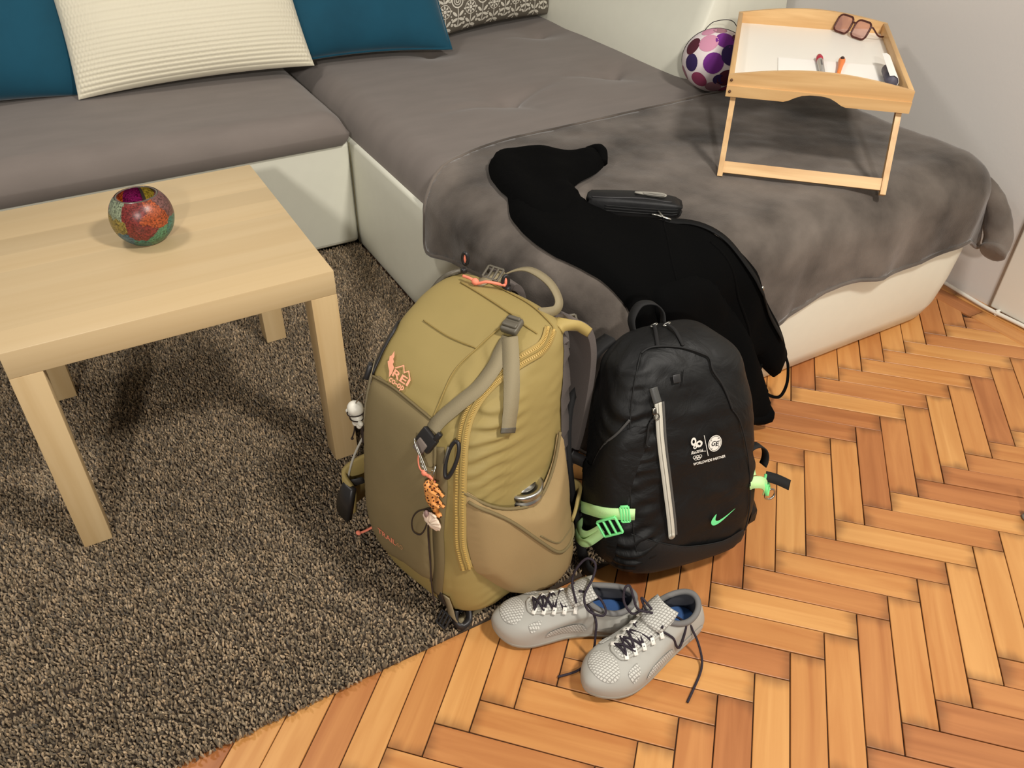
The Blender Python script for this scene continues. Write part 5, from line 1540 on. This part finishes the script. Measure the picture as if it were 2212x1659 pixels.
for z in (.006, .000, -.006):
    mesh('pouch_pleat', ps.cord([pp(-.06, -.03, z), pp(0, -.035, z - .001), pp(.05, -.035, z - .001), pp(.095, -.03, z)], .0014, 8, .0), M_NSEAM, pou)
mesh('pouch_flap', ps.cord([pp(-.09, -.018, .03), pp(-.03, -.02, .04), (pp(.02, -.012, .04)), pp(.08, -.016, .04)], .0022, 8, .0), mat('pouch_edge', S(40, 39, 40), .5), pou)
cl = [pp(.034 + .032 * cos(t), .006 + .006 * sin(t) - .1 * .032 * cos(t), .0245 + .001 * sin(2 * t)) for t in [2 * pi * i / 28 for i in range(28)]]
mesh('cord', tube(cl, .0022, 7, closed=True), mat('grey_cord', S(150, 146, 136), .7), pou)
cl = [pp(.040 + .022 * cos(t), .001 + .004 * sin(t) - .1 * .022 * cos(t), .0265) for t in [2 * pi * i / 28 for i in range(28)]]
mesh('cord', tube(cl, .0018, 7, closed=True), mat('grey_cord_b', S(128, 124, 116), .7), pou)
# ------------------------------------------------------------------ trail shoes
M_SHOE = mat('shoe_grey_overlay', S(170, 168, 160), .6)
M_SHOEM = mat('shoe_mesh', S(214, 210, 200), .8)
def hexify(m_, side=False):
    nt = m_.node_tree; n = nt.nodes; L = nt.links; b = n['Principled BSDF']
    tc = n.new('ShaderNodeTexCoord'); vo = n.new('ShaderNodeTexVoronoi'); vo.voronoi_dimensions = '2D'; vo.feature = 'DISTANCE_TO_EDGE'
    vo.inputs['Scale'].default_value = 215; vo.inputs['Randomness'].default_value = .15
    mp = n.new('ShaderNodeMapping'); mp.inputs['Rotation'].default_value = (pi / 2 if side else 0, 0, 0)
    sx = n.new('ShaderNodeSeparateXYZ'); cx = n.new('ShaderNodeCombineXYZ')
    L.new(tc.outputs['Object'], mp.inputs['Vector']); L.new(mp.outputs['Vector'], sx.inputs[0])
    # shear the square lattice into a honeycomb
    ma = n.new('ShaderNodeMath'); ma.operation = 'MULTIPLY_ADD'; ma.inputs[1].default_value = .5
    L.new(sx.outputs[1], ma.inputs[0]); L.new(sx.outputs[0], ma.inputs[2]); L.new(ma.outputs[0], cx.inputs[0]); L.new(sx.outputs[1], cx.inputs[1])
    L.new(cx.outputs[0], vo.inputs['Vector'])
    rp = n.new('ShaderNodeValToRGB'); rp.color_ramp.elements[0].color = S(140, 137, 130); rp.color_ramp.elements[0].position = .03
    rp.color_ramp.elements[1].color = S(204, 202, 194); rp.color_ramp.elements[1].position = .25
    L.new(vo.outputs['Distance'], rp.inputs['Fac']); L.new(rp.outputs['Color'], b.inputs['Base Color'])
    bp = n.new('ShaderNodeBump'); bp.inputs['Strength'].default_value = .4; bp.inputs['Distance'].default_value = .001
    L.new(vo.outputs['Distance'], bp.inputs['Height']); L.new(bp.outputs['Normal'], b.inputs['Normal'])
hexify(M_SHOEM)
M_SHOES = mat('shoe_mesh_side', S(214, 210, 200), .8); hexify(M_SHOES, True)
M_LINER = mat('shoe_lining', S(62, 62, 66), .9)
M_COLLAR = mat('shoe_collar', S(112, 110, 108), .85, bump_scale=500, bump=.15)
M_INSOLE = mat('blue_insole', S(58, 96, 152), .8, noise_scale=40, noise_amt=.15)
M_SOLE = mat('shoe_sole', S(152, 149, 138), .7)
M_LACE = mat('lace_dark', S(52, 42, 54), .8, noise_scale=520, noise_amt=0, col2=S(30, 24, 30))
M_TAB = mat('white_eyelet', S(232, 228, 218), .6)
SL = .258
def cub(t, i, u):
    a, b, c, d = t[max(i - 1, 0)], t[i], t[i + 1], t[min(i + 2, len(t) - 1)]
    return .5 * (2 * b + (c - a) * u + (2 * a - 5 * b + 4 * c - d) * u * u + (3 * b - a - 3 * c + d) * u ** 3)
def shoe(label, loc, ang, mir):
    T = thing('trail_shoe', label, 'shoe', loc, 'pair of grey trail shoes', (0, 0, ang))
    med = [(.03, .027), (.10, .033), (.22, .033), (.36, .029), (.5, .030), (.64, .038), (.76, .0435), (.87, .040), (.95, .026), (.99, .010)]
    lat = [(.99, -.008), (.94, -.024), (.85, -.039), (.74, -.047), (.62, -.047), (.5, -.043), (.36, -.038), (.22, -.035), (.10, -.033), (.03, -.026)]
    ctrl = [(0, 0)] + med + [(1.0, .001)] + lat
    raw = catmull([(x * SL, y * mir, 0) for x, y in ctrl], 6, True)
    # resample: start at the heel, N points, half on each side
    N = 80
    half = len(ctrl) // 2 * 6
    def resamp(seg, n):
        d = [0]
        for a, b in zip(seg, seg[1:]): d.append(d[-1] + (b - a).length)
        out = []
        for i in range(n):
            t = d[-1] * i / n
            k = max(j for j in range(len(d)) if d[j] <= t + 1e-12); k = min(k, len(seg) - 2)
            u = (t - d[k]) / max(d[k + 1] - d[k], 1e-9)
            out.append(seg[k].lerp(seg[k + 1], u))
        return out
    O = resamp(raw[:half + 1], N // 2) + resamp(raw[half:] + [raw[0]], N // 2)
    spring = lambda x: .012 * max(0, (x / SL - .72) / .28) ** 2
    # collar loop
    C = []
    for i in range(N):
        a = 2 * pi * i / N
        cx = .059 - .047 * cos(a)
        w = .0295 + .002 * cos(a)
        cy = w * sin(a) * mir
        t = (1 - cos(a)) / 2
        z = .074 * (1 - t) ** 2 + .096 * t ** 2 + .108 * t * (1 - t)
        C.append(Vector((cx, cy, z)))
    th = [0, -.01, .0, .05, .14, .27, .42, .58, .74, .88, 1]; tg = [0, .14, .28, .40, .50, .55, .60, .68, .79, .90, 1]
    sh_ = [0, -.06, -.10, -.09, -.03, .06, .17, .31, .49, .73, 1]; sg = [0, .1, .2, .32, .44, .55, .66, .77, .87, .95, 1]
    rings = []
    Z0 = .0125
    for r in range(41):
        f = r / 40 * 10; i0 = min(int(f), 9); u = f - i0
        ring = []
        for i in range(N):
            x = O[i].x / SL
            w = min(max((x - .45) / .45, 0), 1); w = w * w * (3 - 2 * w)
            L_ = lambda tab: cub(tab, i0, u)
            hh = L_(th) * w + L_(sh_) * (1 - w); gg = L_(tg) * w + L_(sg) * (1 - w)
            p = O[i].lerp(C[i], hh)
            z = (Z0 + spring(O[i].x)) * (1 - gg) + C[i].z * gg
            ring.append(Vector((p.x, p.y, z)))
        rings.append(ring)
    up = loft(rings, cap0=False, cap1=False)
    if mir > 0: up = (up[0], [f[::-1] for f in up[1]])
    U_ = mesh('upper', up, M_SHOE, T)
    sk = Skin(up)
    # sole with a lip
    def off(ring, d, z): 
        out = []
        for i, p in enumerate(ring):
            t = (ring[(i + 1) % N] - ring[i - 1]); nn = Vector((-t.y, t.x, 0)).normalized() * mir
            q = p + nn * d; out.append(Vector((q.x, q.y, z + spring(p.x) * (1 if z > .004 else .8))))
        return out
    mesh('sole', loft([off(O, -.010, .0005), off(O, -.005, .002), off(O, -.0008, .006), off(O, .0006, .010), off(O, .0008, .0135), off(O, -.0006, .0155)]), M_SOLE, T)
    # lining and insole
    inn = []
    for k, (sc, z) in enumerate([(.97, None), (.93, .055), (.95, .040), (1.0, .030)]):
        ring = []
        for i in range(N):
            c_ = Vector((.062, 0, 0)); p = C[i]
            q = c_ + (Vector((p.x, p.y, 0)) - c_) * sc
            ring.append(Vector((q.x, q.y, p.z if z is None else min(z, p.z - .004))))
        inn.append(ring)
    inn = [r[::-1] for r in inn]
    mesh('lining', loft(inn, cap0=False, cap1=False), M_LINER, T)
    ins = [Vector((.062 + (p.x - .062) * 1.1, p.y * 1.0, .0315)) for p in C]
    mesh('insole', (ins + [Vector((.062, 0, .0305))], [(i, (i + 1) % N, N) for i in range(N)]), M_INSOLE, T)
    # padded collar roll (open at the tongue)
    cr = [C[i] for i in range(N) if True]
    idx = [i % N for i in range(N // 2 + 9, N // 2 + N - 8)]
    mesh('collar', tube([C[i] + Vector((0, 0, .001)) for i in idx], .0052, 10), M_COLLAR, T)
    # mesh windows
    def window(poly, name='mesh_panel', m_=M_SHOEM, th_=.0009):
        fn = lambda x, y, o: sk.cast((x, y * mir, .2), (0, 0, -1), o)[0]
        mesh(name, puff(smooth2d(poly, 4), .004, fn, th_, .003, .0014), m_, T)
    window([(.203, .0), (.208, .020), (.222, .028), (.238, .018), (.244, -.002), (.237, -.020), (.220, -.030), (.207, -.020)])
    window([(.198, .033), (.186, .029), (.176, .028), (.180, .037), (.194, .041)])
    window([(.200, -.034), (.188, -.030), (.176, -.030), (.180, -.042), (.196, -.045)])
    # side windows are projected from the side
    for s in (1, -1):
        fn = lambda x, z, o, s=s: sk.cast((x, s * .2, z), (0, -s, 0), o)[0]
        mesh('mesh_panel', puff(smooth2d([(.100, .026), (.135, .028), (.168, .030), (.160, .044), (.130, .050), (.104, .044)], 4), .005, fn, .0009, .003, .0014), M_SHOES, T)
        mesh('heel_stripe', puff(smooth2d([(.02, .022), (.06, .024), (.085, .030), (.06, .034), (.024, .036)], 4), .005, fn, .0006, .003, .0010), M_SHOE, T)
    # lace window: dark tongue between two eyestays
    tng = lambda x, y, o: sk.cast((x, y, .2), (0, 0, -1), o)[0]
    mesh('throat', puff(smooth2d([(.190, -.012), (.194, 0), (.190, .012), (.155, .0165), (.118, .019), (.108, 0), (.118, -.019), (.155, -.0165)], 3), .004, tng, .0014, .004, .0012), M_SHOEM, T)
    st = [tng(x, y, .0010) for x, y in smooth2d([(.114, .022), (.155, .0190), (.191, .0140), (.197, 0), (.191, -.0140), (.155, -.0190), (.114, -.022)], 5, False)]
    mesh('eyestay', tube(st, .0028, 8), M_SHOE, T)
    # tongue standing up out of the opening
    rows_ = []
    for k in range(9):
        t = k / 8
        x = .122 - .040 * t; z = .090 + .022 * t; w = .022 + .004 * sin(pi * t)
        rows_.append([Vector((x - .010 * (1 - (2 * j / 8 - 1) ** 2) * -1 * .8, w * (2 * j / 8 - 1), z - .006 * (2 * j / 8 - 1) ** 2)) for j in range(9)])
    tg_ = loft(rows_, closed_ring=False, cap0=False, cap1=False)
    to = mesh('tongue', tg_, M_SHOEM, T)
    md = to.modifiers.new('t', 'SOLIDIFY'); md.thickness = .006; md.offset = 0
    # eyelet tabs and laces
    ey = []
    for x, y in ((.186, .0130), (.170, .0160), (.153, .0185), (.136, .0205), (.118, .0225)):
        for s in (1, -1):
            q, nn = sk.cast((x, y * s, .2), (0, 0, -1), .0042)
            ey.append(q)
            t_ = thing_part_box(q, nn, (.007, .012, .0030))
            mesh('eyelet_tab', t_, M_TAB, T)
    L_ = ey[0::2]; R_ = ey[1::2]
    lace = MB()
    for k in range(4):
        a = L_[k]; b = R_[k + 1]; c_ = R_[k]; d = L_[k + 1]
        for p, q in ((a, b), (c_, d)):
            mid = (p + q) / 2 + Vector((0, 0, .006))
            lace.add(tube(catmull([p, mid, q], 6), .0021, 6))
        mid = (L_[k] + R_[k]) / 2 + Vector((0, 0, .0045))
        lace.add(tube(catmull([L_[k], mid, R_[k]], 6), .0021, 6))
    mesh('lacing', lace.vf, M_LACE, T)
    return T, sk, ey
def thing_part_box(q, nn, s):
    M = nn.to_track_quat('Z', 'Y').to_matrix().to_4x4(); M.translation = q
    return xf(box((0, 0, 0), s, .0006, 1), M)
def free_lace(T, pts, sk):
    Mi = (Matrix.Translation(T.location) @ T.rotation_euler.to_matrix().to_4x4()).inverted()
    def clear(p):       # keep the lace on top of the leather
        hit = sk.bvh.ray_cast(Vector((p.x, p.y, .4)), Vector((0, 0, -1)))
        if hit[0] is not None and hit[0].z > .03 and p.z > .012 and p.z < hit[0].z + .0028: return Vector((p.x, p.y, hit[0].z + .0028))
        return p
    P = [clear(p) for p in catmull([clear(Mi @ Vector(p)) for p in pts], 8)]
    for _ in range(2): P = [P[0]] + [(P[i - 1] + P[i] * 2 + P[i + 1]) / 4 for i in range(1, len(P) - 1)] + [P[-1]]
    mesh('lace_end', tube(P, .0021, 7), M_LACE, T)
a1 = atan2(-.532 + .640, .588 - .822)
sA, skA, eyA = shoe('grey trail shoe beside the green pack, its toe near the rug corner', (.822, -.640, 0.0), a1, 1)
a2 = atan2(-.716 + .682, .668 - .914)
sB, skB, eyB = shoe('grey trail shoe in front, nearest to the camera', (.914, -.682, 0.0), a2, -1)
# ------------------------------------------------------------------ loose lace ends
def shoe_pt(T, x, y, z):
    return Matrix.Translation(T.location) @ T.rotation_euler.to_matrix().to_4x4() @ Vector((x, y, z))
pA = lambda x, y, z: shoe_pt(sA, x, y, z)
pB = lambda x, y, z: shoe_pt(sB, x, y, z)
free_lace(sA, [pA(.118, .0225, .096), (.719, -.576, .104), (.728, -.573, .130), (.7455, -.5765, .150), (.754, -.590, .145), (.7425, -.601, .126), (.7165, -.616, .113), (.713, -.6345, .098), (.733, -.648, .086), (.745, -.641, .088), (.740, -.621, .104), pA(.112, .006, .106)], skA)
free_lace(sA, [pA(.118, -.0225, .096), (.724, -.639, .082), (.7185, -.654, .052), (.7115, -.662, .020), (.696, -.668, .006), (.673, -.671, .003), (.640, -.6645, .003)], skA)
free_lace(sB, [pB(.118, -.0225, .096), (.769, -.6795, .105), (.7634, -.662, .120), (.769, -.653, .140), (.777, -.655, .145), (.777, -.668, .130), (.779, -.681, .112), (.800, -.692, .102), (.8247, -.704, .083), (.8403, -.698, .077), (.861, -.713, .060), (.8734, -.7313, .035), (.869, -.7575, .012), (.8548, -.774, .004), (.826, -.7916, .003), (.799, -.807, .003)], skB)
free_lace(sB, [pB(.118, .0225, .096), (.8247, -.7043, .082), (.851, -.713, .060), (.8533, -.723, .045), (.8355, -.734, .032), (.8158, -.729, .040), (.7993, -.714, .066), (.7966, -.690, .094), (.7965, -.6655, .115), pB(.112, -.008, .106)], skB)
# ------------------------------------------------------------------ furniture foot at the right edge
ft = thing('metal_foot', 'small metal furniture foot on the parquet at the right edge', 'furniture foot', (1.668, -.826, 0))
mesh('pad', lathe([(0, 0), (.010, 0), (.011, .002), (.010, .006), (.0, .006)], 18), mat('felt_grey', S(120, 112, 100), .9), ft)
mesh('stem', lathe([(.0, .006), (.006, .006), (.006, .05), (.0, .05)], 16), M_STEEL, ft)
